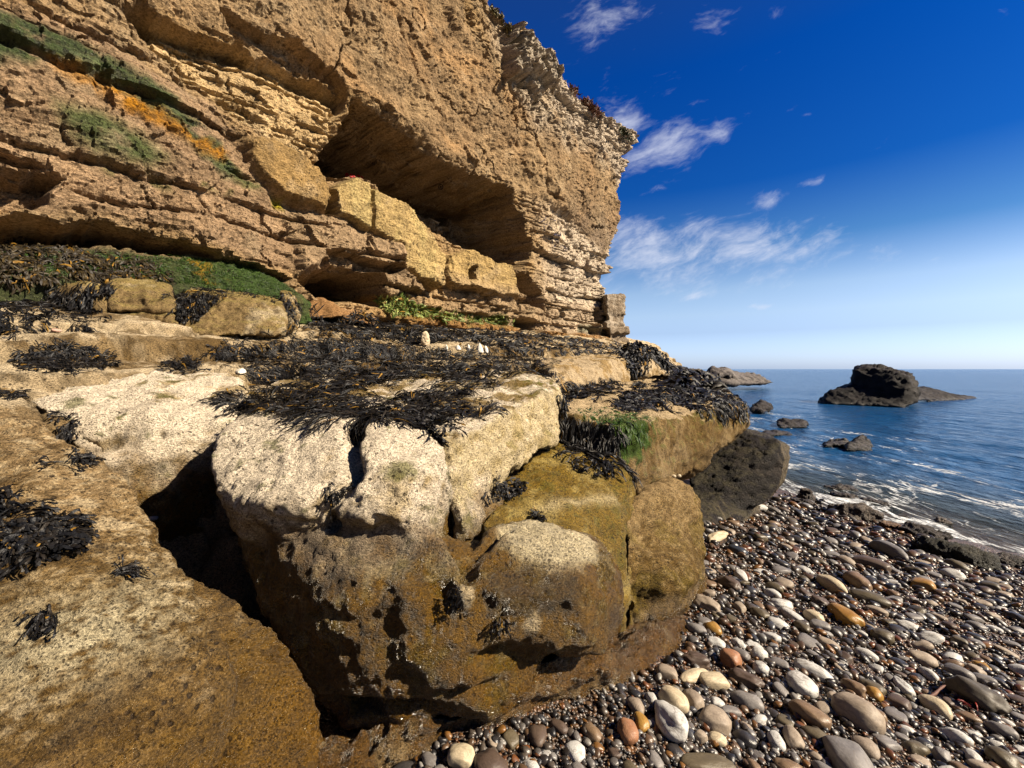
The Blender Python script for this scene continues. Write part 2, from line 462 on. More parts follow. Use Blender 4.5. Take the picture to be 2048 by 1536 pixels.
    T = T * (1 - yb) + yb * (.40 + .06 * mid + .03 * fin + .035 * facet(s, z * .35, .45, 9) - .12 * np.exp(-((s - SZ(741, 400, .3)[0]) / .03) ** 2))
    col = mixc(col, [.62, .455, .22], yb * .95)
    col = mixc(col, [.66, .52, .25], yb * sstep(fbm2(s * 2.5, z, .9, 3, .5, 9), .1, .6) * .7)
    rb = mask([(478, 282), (540, 290), (600, 312), (638, 342), (652, 372), (650, 425), (600, 408), (560, 392), (505, 345)], .09, .3)
    T = T * (1 - rb) + rb * (.46 + .06 * mid + .02 * fin)
    col = mixc(col, [.48, .32, .145], rb * .9)
    cr = mask([(648, 372), (657, 378), (658, 425), (649, 428)], .02, .3); T -= cr * .6
    yc = mask([(886, 505), (935, 500), (980, 522), (1022, 530), (1030, 560), (1022, 596), (960, 585), (900, 574), (885, 560)], .05, .1)
    T = T * (1 - yc) + yc * (.24 + .06 * mid + .05 * f2 + .02 * fin)
    col = mixc(col, [.60, .43, .20], yc * .9)
    hl = mask([(918, 540), (938, 538), (936, 562), (920, 566)], .05); T -= hl * .4
    dr = mask([(1033, 548), (1060, 552), (1078, 590), (1075, 615), (1034, 604)], .05); T -= dr * .75
    # ---- beds under the yellow block, with their shadow gaps
    lo = mask([(560, 405), (660, 432), (745, 462), (795, 492), (800, 545), (846, 560), (848, 580), (760, 590), (730, 560), (640, 520), (600, 560), (590, 500)], .06, .3)
    T += lo * (.10 + .16 * st1 - .06 * g1 + .06 * f2)
    col = mixc(col, [.46, .33, .205], lo * .8)
    sh = mask([(640, 503), (680, 510), (740, 522), (795, 540), (790, 549), (745, 545), (700, 540), (650, 528)], .035, .2); T -= sh * .55
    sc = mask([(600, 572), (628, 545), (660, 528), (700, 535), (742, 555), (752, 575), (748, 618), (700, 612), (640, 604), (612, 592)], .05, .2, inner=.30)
    T = T * (1 - sc) + sc * (-2.8 + .1 * mid); col = mixc(col, [.10, .075, .05], sc * .9)  # cave pushed deep, its shade also painted into the colour
    # ---- lower-left overhang, slit and green slope
    sl = mask([(-300, 395), (60, 432), (130, 446), (250, 470), (370, 494), (480, 522), (560, 548), (588, 566), (560, 574), (500, 530), (350, 512), (150, 503), (-300, 470)], .03, .3, inner=.22)
    T = T * (1 - sl) + sl * (-1.9 + .1 * mid)
    s2 = mask([(-300, 330), (60, 352), (130, 362), (110, 385), (70, 405), (0, 425), (-300, 420)], .06, .3); T -= s2 * .55
    s3 = mask([(-60, 290), (70, 318), (90, 340), (20, 330), (-60, 310)], .05, .3); T -= s3 * .3
    gs = mask([(-400, 470), (150, 500), (350, 510), (500, 522), (566, 560), (590, 590), (602, 680), (-400, 700)], .05, .4)
    T = T * (1 - gs) + gs * (.15 + np.clip(3.62 - z, 0, .62) * 1.15 + .07 * mid + .05 * fin)
    gcol = fbm2(s, z, 2.2, 4, .6, 12)
    col = mixc(col, [.035, .055, .012], gs * .95)
    col = mixc(col, [.60, .30, .02], gs * sstep(gcol, .32, .50) * sstep(-s, -2.6, -1.2) * .95)
    col = mixc(col, [.045, .095, .012], gs * sstep(s, 1.2, 2.4) * .8)
    # ---- base beds on the right
    lowr = sstep(-z, -4.3, -3.9) * sstep(s, 5.5, 7.0)
    T += lowr * (.12 + .10 * st2 - .05 * g2)
    col = mixc(col, [.50, .365, .235], lowr * .6)
    bl = sstep(-wz, -3.12, -3.04) * sstep(s, 4.2, 5.2)
    T += bl * (.38 + .12 * mid)
    col = mixc(col, [.44, .245, .10], bl * .9)
    bl2 = sstep(-wz, -2.86, -2.82) * sstep(s, 8.5, 9.5); T += bl2 * .12; col = mixc(col, [.45, .37, .30], bl2 * .9 * sstep(s, 10, 12))
    for pts, d in [([(1036, 634), (1062, 638), (1076, 648), (1068, 668), (1040, 662)], 1.0), ([(1172, 645), (1190, 650), (1188, 672), (1174, 668)], .7), ([(1196, 640), (1214, 644), (1212, 690), (1198, 688)], .8),
                   ([(1192, 618), (1207, 622), (1205, 642), (1190, 638)], .4)]:
        mm = mask(pts, .06, .2); T -= mm * d
    gp = mask([(742, 592), (800, 588), (850, 615), (930, 628), (1020, 632), (1032, 655), (960, 650), (880, 640), (745, 632)], .10, .3)
    gpn = fbm2(s, z, 3.0, 4, .6, 77)
    T -= gp * .10
    col = mixc(col, [.10, .14, .03], gp * sstep(gpn, -.4, .2) * .9)
    col = mixc(col, [.30, .32, .14], gp * sstep(gpn, .15, .5) * .7)
    col = mixc(col, [.42, .20, .03], gp * sstep(fbm2(s, z, 3.5, 3, .5, 99), .25, .5) * .8)
    pg = mask([(1150, 650), (1178, 652), (1240, 664), (1238, 672), (1150, 664)], .05, .2); col = mixc(col, [.26, .30, .22], pg * .7)
    # ---- upper right pinnacle, its cleft, the notch below it
    pn = mask([(1020, 128), (1030, 60), (1040, 47), (1058, 60), (1085, 92), (1120, 150), (1098, 190), (1082, 172), (1062, 152), (1022, 150)], .06, .45)
    T += pn * (.55 + .08 * f2)
    col = mixc(col, [.66, .57, .45], pn * .9)
    cl = mask([(1001, 92), (1022, 72), (1020, 150), (1013, 172), (1005, 168), (1008, 130)], .06); T -= cl * .8
    nt = mask([(1022, 152), (1062, 155), (1083, 176), (1078, 196), (1066, 225), (1060, 215), (1064, 190), (1030, 172)], .05); T -= nt * .45
    # ---- long cracks
    for pts, w, d in [([(1002, 150), (1030, 225), (1033, 290)], .05, .18), ([(1060, 255), (1085, 330), (1090, 385), (1120, 400)], .04, .14), ([(700, 185), (655, 290), (608, 330)], .05, .12),
                      ([(800, 40), (860, 200), (900, 240)], .05, .10)]:
        p2 = np.stack([ws, wz, 0 * s], 1); ln = [(*SZ(u, v), 0) for u, v in pts]
        T -= d * np.exp(-(seg_dist(p2, ln) / w) ** 2)
    # ---- plants and stains on the left apron
    gm = mask([(-200, 10), (60, 28), (190, 95), (270, 165), (370, 235), (430, 285), (470, 350), (440, 345), (390, 300), (320, 250), (240, 200), (110, 120), (-200, 150)], .10, .4)
    gn = fbm2(s * 1.0, z * 2.2, 1.6, 5, .6, 52)
    col = mixc(col, [.055, .085, .020], gm * sstep(gn, -.75, -.2) * 1.0)
    col = mixc(col, [.16, .19, .09], gm * sstep(gn, .25, .6) * .7)
    ob = mask([(80, 105), (150, 130), (280, 215), (360, 258), (450, 300), (430, 318), (330, 262), (250, 225), (110, 140)], .08, .4)
    col = mixc(col, [.56, .25, .035], ob * sstep(fbm2(s, z, 2.5, 4, .6, 61), -.35, .15) * .9)
    gm2 = mask([(100, 205), (180, 215), (260, 260), (330, 310), (300, 330), (200, 320), (130, 260)], .15, .4)
    col = mixc(col, [.075, .11, .03], gm2 * sstep(fbm2(s, z, 2.0, 5, .6, 53), -.45, .0) * .95)
    gm3 = mask([(180, 290), (230, 300), (300, 350), (540, 370), (500, 380), (330, 380), (200, 340)], .10, .4)
    col = mixc(col, [.11, .13, .035], gm3 * sstep(fbm2(s, z, 2.6, 4, .6, 58), -.05, .3) * .8)
    gm4 = mask([(410, 318), (450, 322), (530, 372), (500, 372)], .08, .4); col = mixc(col, [.07, .11, .03], gm4 * sstep(gn, -.4, .1) * .85)
    yl = mask([(545, 385), (572, 392), (580, 415), (555, 408)], .05, .4); col = mixc(col, [.42, .36, .03], yl * .9)
    # vertical run-off streaks and iron stains
    stn = fbm2(s * 3.0, z * .35, 1.1, 4, .55, 81)
    col = mixc(col, [.20, .13, .07], sstep(stn, .25, .75) * .45 * (1 - yb))
    pale = sstep(fbm2(s, z, 1.7, 5, .6, 91), .25, .7); col = mixc(col, [.60, .47, .31], pale * .35 * (1 - gs) * (1 - gm) * (1 - cave))
    col *= (1 + .16 * f2 * (1 - massive) + .10 * st2 * (1 - massive) + .12 * fin)[:, None]
    col = mixc(col, [.13, .09, .05], np.clip(.55 * g2 * bed * (1 - gs) * .6 + .5 * g1 * bed * .6, 0, .6))
    # ---- top and far end
    tp = [(700, -420), (900, -105), (980, -2), (1005, 28), (1024, 62), (1032, 50), (1042, 46), (1060, 62), (1082, 92), (1100, 114), (1150, 168), (1190, 212), (1235, 247), (1252, 248), (1270, 258), (1290, 275)]
    ts, tz = zip(*[SZ(u, v, .1) for u, v in tp])
    ztop = np.interp(s, ts, tz) + .05 * fbm2(s, 0 * s, 1.5, 3, .5, 5) + .10 * (h2(np.floor(s / .42), 0 * s, 8)[:, 0] - .5)
    T -= np.clip(z - ztop, 0, 9) * 4.0
    ep = [(1290, 240), (1272, 258), (1268, 285), (1252, 318), (1240, 365), (1238, 400), (1243, 430), (1238, 465), (1222, 500), (1212, 530), (1207, 556), (1208, 580), (1214, 596), (1215, 690), (1225, 740)]
    es, ez = zip(*[SZ(u, v) for u, v in ep][::-1])
    send = np.interp(z, ez, es) + .10 * fbm2(z, 0 * z, 1.6, 4, .6, 15) + .16 * (st2 * .6 + st1 * .5) * bed
    ov = np.clip(s - send, 0, 9); T = T - 3.5 * ov - .9 * np.sqrt(np.clip(ov, 0, .2))
    T = np.maximum(T, -6.0); deep = sstep(-T, .35, .8); q3 = np.stack([s, T, z], 1)
    z = z + deep * (.10 * fbm(q3, 1.2, 4, .55, 5) + .05 * facet(s, T, .5, 21) + .02 * facet(s, T, .18, 22)); s = s + deep * .10 * fbm(q3, 1.5, 3, .55, 15)
    x, y = xy_of(s, T)
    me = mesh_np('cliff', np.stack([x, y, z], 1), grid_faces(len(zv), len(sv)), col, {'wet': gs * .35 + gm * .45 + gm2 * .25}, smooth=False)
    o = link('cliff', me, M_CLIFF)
    tag(o, 'tall layered sandstone cliff with a deep shadowed recess rising above the ledge', 'cliff', kind='structure')
    return o


# ------------------------------------------------------------------ stepped rock platform at the cliff foot
def plat_z(s, t):
    w = .28 * fbm2(s, 0 * s, .8, 4, .55, 3) + .06 * fbm2(s, t, 3, 3)
    tt = t + w * sstep(t, .6, 1.6) + np.clip(s - 7.6, 0, 12) * .36 * sstep(t, .5, 3)
    z = np.interp(tt, [-1.5, 0, 1.0, 1.85, 1.95, 2.62, 2.72, 3.35, 3.45, 4.1, 4.5, 5.4], [3.0, 2.84, 2.62, 2.44, 2.34, 2.24, 2.06, 2.00, 1.88, 1.78, .9, -.9])
    z = z + .026 * (s - 1) * sstep(-t, -5, -3.5)
    z = z + .05 * fbm2(s, t, .8, 4, .5, 9) + .018 * fbm2(s, t, 5, 4, .55) + .02 * facet(s, t, .5, 4)
    return z


def build_platform():
    sv = [-3.5]
    while sv[-1] < 19: sv.append(sv[-1] + max(.016, .016 + .0026 * sv[-1]))
    sv = np.array(sv); tv = np.arange(-1.0, 5.4, .024)
    s, t = [a.ravel() for a in np.meshgrid(sv, tv)]
    z = plat_z(s, t)
    z = z - np.clip(s - 16.6, 0, 9) * .8 * sstep(t, -2, 1)
    x, y = xy_of(s, t)
    n1 = fbm2(s, t, 1.1, 4, .55, 2); n2 = fbm2(s, t, 4, 4, .6, 6)
    col = np.tile(np.array([.72, .59, .41]), (len(s), 1))
    col = mixc(col, [.19, .12, .05], sstep(n1 + .7 * n2, .0, .4) * .8)
    col = mixc(col, [.26, .18, .09], sstep(np.abs(np.gradient(z.reshape(len(tv), -1), axis=0).ravel()), .012, .03) * .5)
    n3 = fbm2(s * .6, t, 7, 4, .6, 16); n4 = np.abs(fbm2(s, t, 1.6, 3, .5, 26)); n5 = np.abs(fbm2(s * .5, t, 3.6, 3, .55, 36))
    col = mixc(col, [.13, .08, .03], sstep(n3 + .5 * n1, .15, .5) * .8)
    col = mixc(col, [.07, .045, .02], np.clip(np.exp(-(n4 / .035) ** 2) + .8 * np.exp(-(n5 / .04) ** 2), 0, 1) * .75)
    z = z - .035 * np.exp(-(n4 / .03) ** 2) - .02 * np.exp(-(n5 / .035) ** 2) + .03 * facet(s * .7, t, .33, 14)
    me = mesh_np('rock_platform', np.stack([x, y, z], 1), grid_faces(len(tv), len(sv)), col, {'wet': .0 * s})
    o = link('rock_platform', me, M_ROCK)
    tag(o, 'stepped pale limestone platform carpeted with dark seaweed below the cliff', 'rock platform', kind='structure')
    return o


cliff = build_cliff()
platform = build_platform()

# ------------------------------------------------------------------ rocks: hulls fused, rounded by smoothing, then weathered
def hull_mesh(bm, pts):
    vs = [bm.verts.new(Vector(p)) for p in pts]
    r = bmesh.ops.convex_hull(bm, input=vs)
    junk = [g for g in set(r['geom_interior'] + r['geom_unused']) if isinstance(g, bmesh.types.BMVert)]
    bmesh.ops.delete(bm, geom=junk, context='VERTS')


def fused(hulls, vox, rounds):
    bm = bmesh.new()
    for h in hulls: hull_mesh(bm, h)
    bmesh.ops.recalc_face_normals(bm, faces=bm.faces)
    me = bpy.data.meshes.new('tmp'); bm.to_mesh(me); bm.free()
    o = bpy.data.objects.new('tmp', me); COL.objects.link(o)
    md = o.modifiers.new('r', 'REMESH'); md.mode = 'VOXEL'; md.voxel_size = vox
    sm = o.modifiers.new('s', 'SMOOTH'); sm.factor = .5; sm.iterations = rounds
    dg = bpy.context.evaluated_depsgraph_get()
    out = bpy.data.meshes.new_from_object(o.evaluated_get(dg), depsgraph=dg)
    bpy.data.objects.remove(o); bpy.data.meshes.remove(me)
    return out


def weather(me, amp=1.0, scale=1.0, off=0.0, bedding=.0, cracks=(), dents=(), pits=0.0, fac=0.0, fcell=.5):
    v = verts_of(me); n = normals_of(me)
    d = .045 * fbm(v, 1.6 * scale, 3, .5, off) + .026 * fbm(v, 5 * scale, 3, .55, off + 5) + .015 * fbm(v, 15 * scale, 4, .62, off + 9) + .004 * fbm(v, 48 * scale, 2, .6, off + 15)
    d = d * amp
    if fac:
        d += fac * facet(v[:, 0] * .9 + v[:, 2] * .6, v[:, 1] * .5 - v[:, 2] * .9 + v[:, 0] * .3, fcell, int(off)) + fac * .4 * facet(v[:, 0] + v[:, 2], v[:, 1] - v[:, 2], fcell * .35, int(off) + 3)
    if bedding:
        zz = v[:, 2] + .05 * fbm(v, 1.3, 3, .5, off)
        d += bedding * fbm(np.stack([v[:, 0] * .35, v[:, 1] * .35, zz * 7], 1), 1.0, 3, .6, off + 20) * sstep(-np.abs(n[:, 2]), -.85, -.4)
    if pits:
        q = fbm(v, 26 * scale, 2, .5, off + 31)
        d -= pits * sstep(q, .35, .75)
    for line, w, dep in cracks:
        r = seg_dist(v + .02 * np.stack([fbm(v, 6, 2, .5, k) for k in (1, 2, 3)], 1), line)
        d -= dep * np.exp(-(r / w) ** 2)
    for c, rad, dep in dents:
        q = (v - np.asarray(c)) / np.asarray(rad)
        d -= dep * np.exp(-(q ** 2).sum(1) * 1.2)
    v = v + n * d[:, None]
    me.vertices.foreach_set('co', v.astype(np.float32).ravel()); me.update()
    return v, normals_of(me)


CREAM = np.array([.92, .80, .635]); TAN = np.array([.58, .45, .26]); BROWN = np.array([.165, .092, .022]); OLIVE = np.array([.115, .085, .022]); UMBER = np.array([.06, .035, .015])
SOLIDS = []           # (verts, tris) of everything seaweed or stones may rest on


def shore_colour(v, n, off=0.0, lo=1.1, hi=1.5, wetz=.85, warm=1.0):
    a = fbm(v, 1.4, 4, .55, off + 3); b = fbm(v, 6.0, 4, .6, off + 7); c = fbm(v, 20.0, 3, .65, off + 13)
    h = v[:, 2] + .16 * a + .09 * b
    c0 = np.tile(BROWN, (len(v), 1))
    c0 = mixc(c0, OLIVE, sstep(b + .5 * c, -.1, .5) * .7)
    c0 = mixc(c0, UMBER, sstep(a - .3 * b, .25, .6) * .75)
    up = sstep(h, lo, hi)
    pale = mixc(np.tile(TAN, (len(v), 1)), CREAM, sstep(n[:, 2] * .6 + .5 * b + .3 * c, -.6, .15))
    pale = mixc(pale, [.36, .24, .07], sstep(a + .8 * b, .25, .7) * .65)
    pale = mixc(pale, [.10, .11, .02], sstep(b + .6 * c - .2 * a, .55, .85) * .7)
    # flecks of bare stone through the algae lower down
    fl = sstep(c + .6 * b, .25, .6) * sstep(h, lo - .6, hi) * .40
    c0 = mixc(c0, TAN, fl)
    col = mixc(c0, pale, up)
    wet = sstep(-h, -wetz - .12, -wetz + .18)
    col = mixc(col, [.14, .075, .024], wet * .45)
    wet = np.maximum(wet, (1 - up) * np.clip(.68 + .35 * b, .2, .9))
    return col, wet


def finish_rock(name, me, col, wet, mat, label, cat='rock', group=None, kind=None):
    for p in ('Col',):
        if p in me.color_attributes: me.color_attributes.remove(me.color_attributes[p])
    me.polygons.foreach_set('use_smooth', np.ones(len(me.polygons), bool))
    add_attrs(me, col, {'wet': wet}); me.name = name
    o = link(name, me, mat); tag(o, label, cat, group, kind)
    SOLIDS.append((verts_of(me), tris_of(me)))
    return o


def rock(name, label, hulls, vox=.016, rounds=24, off=0.0, mat=None, amp=1.0, scale=1.0, bedding=.012, cracks=(), dents=(), pits=.006, paint=None, cat='rock', group=None, fac=0.0, fcell=.5, **cw):
    me = fused(hulls, vox, rounds)
    v, n = weather(me, amp, scale, off, bedding, cracks, dents, pits, fac, fcell)
    col, wet = shore_colour(v, n, off, **cw)
    for line, w, dep in cracks:
        r = seg_dist(v, line); col = mixc(col, [.05, .032, .016], np.exp(-(r / (w * .9)) ** 2) * .8)
    if paint: col, wet = paint(v, n, col, wet)
    return finish_rock(name, me, col, wet, mat or M_ROCK, label, cat, group)


def pp(*a): return [P(*q) for q in a]


def build_ledge_rocks():
    # A: the near boulder at the lower left, with its lower lobe
    main = pp((-260, 790, 2.35), (0, 800, 2.05), (100, 845, 1.98), (160, 905, 1.92), (240, 950, 1.87), (275, 1020, 1.80), (300, 1080, 1.74), (352, 1150, 1.63), (440, 1235, 1.50), (452, 1290, 1.43),
              (430, 1400, 1.33), (300, 1560, 1.14), (100, 1650, 1.0), (-250, 1650, .92), (-260, 1150, 1.25), (-200, 930, 1.7), (100, 1120, 1.36), (60, 1000, 1.55)) + \
        [(-.85, 1.0, .35), (-2.2, .8, .35), (-2.6, 2.3, .5), (-1.0, 1.75, .45), (-.75, 1.4, .35), (-2.6, 2.4, 1.6)]
    lobe = pp((340, 1138, 1.86), (470, 1188, 1.78), (560, 1260, 1.69), (602, 1332, 1.62), (632, 1412, 1.55), (604, 1475, 1.47), (545, 1580, 1.35), (420, 1600, 1.25), (440, 1320, 1.49), (450, 1240, 1.60), (380, 1200, 1.72)) + \
        [(-.52, 1.3, .35), (-.95, 1.2, .35), (-.95, 1.8, .4), (-.55, 1.5, .35)]
    cr = [([P(345, 1135, 1.70), P(400, 1190, 1.58), P(440, 1240, 1.50), P(452, 1300, 1.42), P(448, 1355, 1.37)], .026, .10), ([P(225, 1140, 1.6), P(300, 1200, 1.42), P(385, 1290, 1.36), P(390, 1380, 1.3)], .02, .012)]

    def paintA(v, n, col, wet):
        a = fbm(v, 2.0, 4, .55, 4); c = fbm(v * [1, 1, 2.4], 22.0, 4, .65, 8)
        h = v[:, 2] + .18 * a
        base = mixc(np.tile([.200, .122, .044], (len(v), 1)), [.46, .33, .19], sstep(h, 1.28, 1.75))
        base = mixc(base, [.60, .47, .29], sstep(c, .0, .5) * sstep(h + .1 * a, 1.0, 1.5) * .75)
        base = mixc(base, [.12, .075, .03], sstep(-c, -.05, .45) * .55); d2 = fbm(v * [1, 1, 1.8], 7.0, 4, .62, 18); base = mixc(base, [.085, .05, .018], sstep(d2 - .35 * (h - 1.1), .15, .55) * .7); base = mixc(base, [.62, .50, .33], sstep(-d2 + .3 * c, .35, .65) * sstep(h, .95, 1.3) * .8)
        # pale scraped patch
        q = np.exp(-(((v - P(150, 1260, 1.32)) / [.24, .2, .10]) ** 2).sum(1)); base = mixc(base, [.62, .55, .38], np.clip(q * 1.3, 0, 1) * sstep(c, -.6, .1) * .8)
        q2 = np.exp(-(((v - P(225, 1190, 1.48)) / [.10, .12, .06]) ** 2).sum(1)); base = mixc(base, [.64, .58, .42], np.clip(q2 * 1.2, 0, 1) * .7)
        w = sstep(-h, -1.12, -.85) * sstep(v[:, 0], -1.0, -.55)
        return mixc(base, [.17, .085, .02], w * .5), np.clip(np.maximum(w * .85, .72 * sstep(-h, -1.28, -.95) + .25 * c), 0, 1)
    rock('left_boulder', 'large brown speckled boulder sloping down to the near left corner, split by a curved crack', [main, lobe], .0125, 14, 1.0, cracks=cr, paint=paintA, pits=.006, amp=.75, bedding=.008, cat='boulder')

    # B: pale block behind it
    B = pp((30, 788, 2.75), (150, 747, 3.5), (478, 752, 3.55), (500, 800, 3.05), (472, 850, 2.75), (402, 905, 2.62), (335, 985, 2.52), (270, 990, 2.50), (215, 935, 2.38), (160, 880, 2.40), (100, 840, 2.45), (60, 800, 2.55),
           (300, 830, 2.62), (300, 1060, 2.55), (230, 1010, 2.45), (450, 900, 3.4), (100, 900, 3.3)) + [(-1.9, 2.6, .7), (-1.5, 3.3, .7), (-2.6, 3.2, .7)]
    cr = [([P(300, 760, 3.4), P(272, 830, 2.66), P(275, 880, 2.58)], .02, .06), ([P(150, 870, 2.4), P(190, 890, 2.42), P(235, 880, 2.5)], .03, .07), ([P(330, 870, 2.58), P(322, 930, 2.54)], .02, .03)]
    rock('pale_block', 'pale cream ledge block with a flat bare top behind the brown speckled boulder', [B], .017, 18, 2.0, lo=1.25, hi=1.6, cracks=cr, dents=[(P(230, 880, 2.45), (.12, .15, .07), .09), (P(310, 940, 2.55), (.12, .12, .1), .06)])

    # C: the central bulging block with two rounded heads
    C1 = pp((422, 905, 2.02), (435, 872, 2.12), (475, 850, 2.22), (560, 836, 2.28), (640, 838, 2.25), (702, 856, 2.12), (712, 890, 1.98), (690, 960, 1.80), (425, 980, 1.84), (455, 1040, 1.80), (560, 1010, 1.70), (640, 1015, 1.70),
            (520, 1112, 1.9), (660, 1112, 1.82), (520, 805, 3.0), (760, 795, 3.0), (560, 1100, 2.8), (720, 1100, 2.8))
    C2 = pp((716, 872, 1.95), (742, 842, 2.12), (850, 852, 2.15), (893, 905, 1.99), (907, 962, 1.97), (890, 1055, 1.86), (735, 1030, 1.70), (668, 1040, 1.72), (800, 1030, 1.69), (720, 960, 1.78), (820, 930, 1.80),
            (880, 822, 3.0), (760, 805, 3.0), (920, 1000, 2.6), (690, 1118, 1.82), (880, 1115, 1.84), (780, 1100, 2.6))
    body = pp((440, 1000, 1.98), (500, 1080, 1.90), (640, 1070, 1.755), (880, 1070, 1.735), (935, 1150, 1.72), (560, 1190, 1.86), (615, 1280, 1.73), (632, 1390, 1.66), (690, 1468, 1.64), (760, 1470, 1.60), (930, 1400, 1.57), (950, 1330, 1.57),
              (940, 1200, 1.61), (700, 1230, 1.60), (820, 1200, 1.585), (800, 1330, 1.56), (1000, 1440, 1.64), (1070, 1400, 1.72), (1090, 1330, 1.74), (1100, 1280, 1.9), (560, 1150, 2.6), (640, 1400, 2.1), (1000, 1400, 2.3), (1000, 1100, 2.4), (500, 1000, 2.6))
    D = pp((935, 1140, 1.76), (985, 1056, 1.99), (1080, 1050, 2.06), (1165, 1066, 2.04), (1222, 1115, 2.03), (1240, 1165, 2.0), (1246, 1240, 1.93), (1200, 1305, 1.78), (1080, 1315, 1.66), (940, 1315, 1.60), (960, 1160, 1.72), (1165, 1150, 1.78),
           (1000, 1190, 1.63), (1150, 1190, 1.68), (1170, 1260, 1.68), (1000, 1040, 2.6), (1200, 1080, 2.6), (1235, 1250, 2.6), (1000, 1300, 2.4))
    cr = [([P(716, 850, 2.2), P(712, 880, 1.98), P(700, 950, 1.80), P(655, 1005, 1.71), P(640, 1030, 1.70)], .028, .11), ([P(640, 1060, 1.70), P(628, 1180, 1.66), P(636, 1230, 1.65)], .012, .02),
          ([P(1020, 1050, 2.02), P(960, 1090, 1.86), P(935, 1130, 1.74), P(930, 1160, 1.70)], .025, .07), ([P(902, 985, 1.95), P(892, 1060, 1.84), P(910, 1090, 1.78)], .03, .08), ([P(690, 1040, 1.71), P(668, 1000, 1.72), P(660, 960, 1.78)], .016, .03)]
    dents = [(P(990, 1330, 1.585), (.09, .10, .036), .07), (P(700, 1440, 1.63), (.12, .15, .06), .12), (P(885, 1195, 1.61), (.055, .08, .075), .07), (P(790, 1430, 1.58), (.16, .12, .035), .07), (P(1110, 1330, 1.64), (.16, .1, .03), .06),
             (P(800, 1360, 1.56), (.06, .06, .04), .03), (P(950, 1395, 1.58), (.12, .1, .03), .05), (P(760, 1240, 1.6), (.2, .2, .12), .03), (P(640, 1060, 1.7), (.14, .14, .05), .03)]

    def paintC(v, n, col, wet):
        b = fbm(v, 5.0, 4, .6, 21); c = fbm(v, 18.0, 4, .65, 23)
        u = v[:, 0] / v[:, 1] * F + U0
        # D has a bare pale crown and a band of dark weed-stained stone below
        dm = np.exp(-(((v - P(1100, 1075, 2.0)) / [.30, .28, .13]) ** 2).sum(1))
        col = mixc(col, [.72, .62, .42], sstep(dm + .18 * b, .38, .62) * .9)
        dk = np.exp(-(((v - P(1070, 1190, 1.68)) / [.27, .2, .10]) ** 2).sum(1))
        col = mixc(col, [.075, .048, .018], sstep(dk + .2 * c, .35, .7) * .75)
        dk2 = np.exp(-(((v - P(650, 1090, 1.7)) / [.40, .25, .13]) ** 2).sum(1))
        col = mixc(col, [.07, .04, .02], sstep(dk2 + .45 * c + .1 * b, .35, 1.0) * .65)
        for q, rad in ((P(930, 1190, 1.62), .07), (P(1060, 1245, 1.66), .05), (P(800, 980, 1.74), .10)):
            k = np.exp(-(((v - q) / rad) ** 2).sum(1)); col = mixc(col, [.64, .52, .34], sstep(k + .3 * c, .45, .8) * .8)
        mo = np.exp(-(((v - P(810, 930, 1.82)) / [.16, .2, .16]) ** 2).sum(1))
        col = mixc(col, [.15, .15, .03], sstep(mo + .45 * b + .2 * c, .75, 1.05) * .75)
        return col, wet
    rock('central_boulder', 'bulging undercut boulder with two pale rounded heads split by a dark crack', [C1, C2, body, D], .0125, 20, 3.0, lo=1.22, hi=1.52, wetz=.84, cracks=cr, dents=dents, paint=paintC, amp=.72, pits=.007, cat='boulder')

    # base skirt, washed and wet
    base = pp((590, 1500, 1.62), (640, 1455, 1.75), (760, 1440, 1.66), (1000, 1405, 1.66), (1200, 1335, 1.88), (1270, 1290, 2.12), (1368, 1232, 2.62), (1364, 1330, 2.30), (1290, 1395, 2.08), (1200, 1445, 1.92), (1000, 1490, 1.78), (820, 1510, 1.68),
              (620, 1560, 1.52), (560, 1540, 1.56), (1350, 1200, 3.2), (700, 1400, 2.4), (1100, 1300, 2.5)) + [(-.7, 1.6, .3), (.9, 2.3, .2), (.4, 1.95, .25), (-.2, 1.6, .3)]
    fill = pp((940, 1345, 1.66), (1080, 1322, 1.77), (1230, 1292, 2.0), (1250, 1350, 2.02), (1080, 1405, 1.76), (940, 1405, 1.64), (1000, 1350, 2.3), (1240, 1300, 2.6), (1240, 1360, 2.5))
    shelf = pp((600, 1478, 1.55), (745, 1470, 1.55), (756, 1545, 1.50), (745, 1640, 1.42), (560, 1640, 1.36), (545, 1530, 1.45)) + [(-.8, 1.4, .3), (-.4, 1.6, .3)]

    def paintBase(v, n, col, wet):
        b = fbm(v, 3.5, 4, .6, 5); c = fbm(v * [1, 1, 3], 12, 4, .6, 6)
        base = mixc(np.tile([.14, .078, .028], (len(v), 1)), [.27, .195, .11], sstep(b + .4 * c, .1, .6))
        base = mixc(base, [.09, .055, .025], sstep(c - .3 * b, .2, .6) * .7)
        return base, np.clip(.85 + .4 * c, 0, 1)
    rock('wet_skirt', 'low wet brown skirt of grooved rock along the foot of the central boulder', [base, shelf, fill], .0125, 14, 4.0, bedding=.03, paint=paintBase, dents=[(P(690, 1475, 1.62), (.13, .15, .05), .08), (P(1310, 1350, 2.2), (.06, .1, .04), .05)], amp=1.1)

    # E: long ledge block whose right face runs back from the heads
    E_ = pp((860, 852, 2.22), (908, 878, 2.12), (1060, 818, 3.05), (1112, 792, 3.45), (1124, 765, 3.7), (1088, 744, 4.25), (900, 740, 4.5), (600, 748, 4.2), (470, 800, 3.05), (560, 818, 2.7), (905, 985, 2.05), (1000, 965, 2.42), (1118, 880, 3.3),
            (1120, 830, 3.45), (500, 950, 3.0), (900, 1000, 3.0), (600, 900, 4.4), (1080, 860, 4.4))

    E2 = pp((890, 955, 2.08), (1012, 955, 2.5), (948, 1078, 2.04), (1005, 1000, 2.42), (898, 1085, 2.0), (930, 1040, 1.99), (960, 960, 3.0), (970, 1060, 2.6))

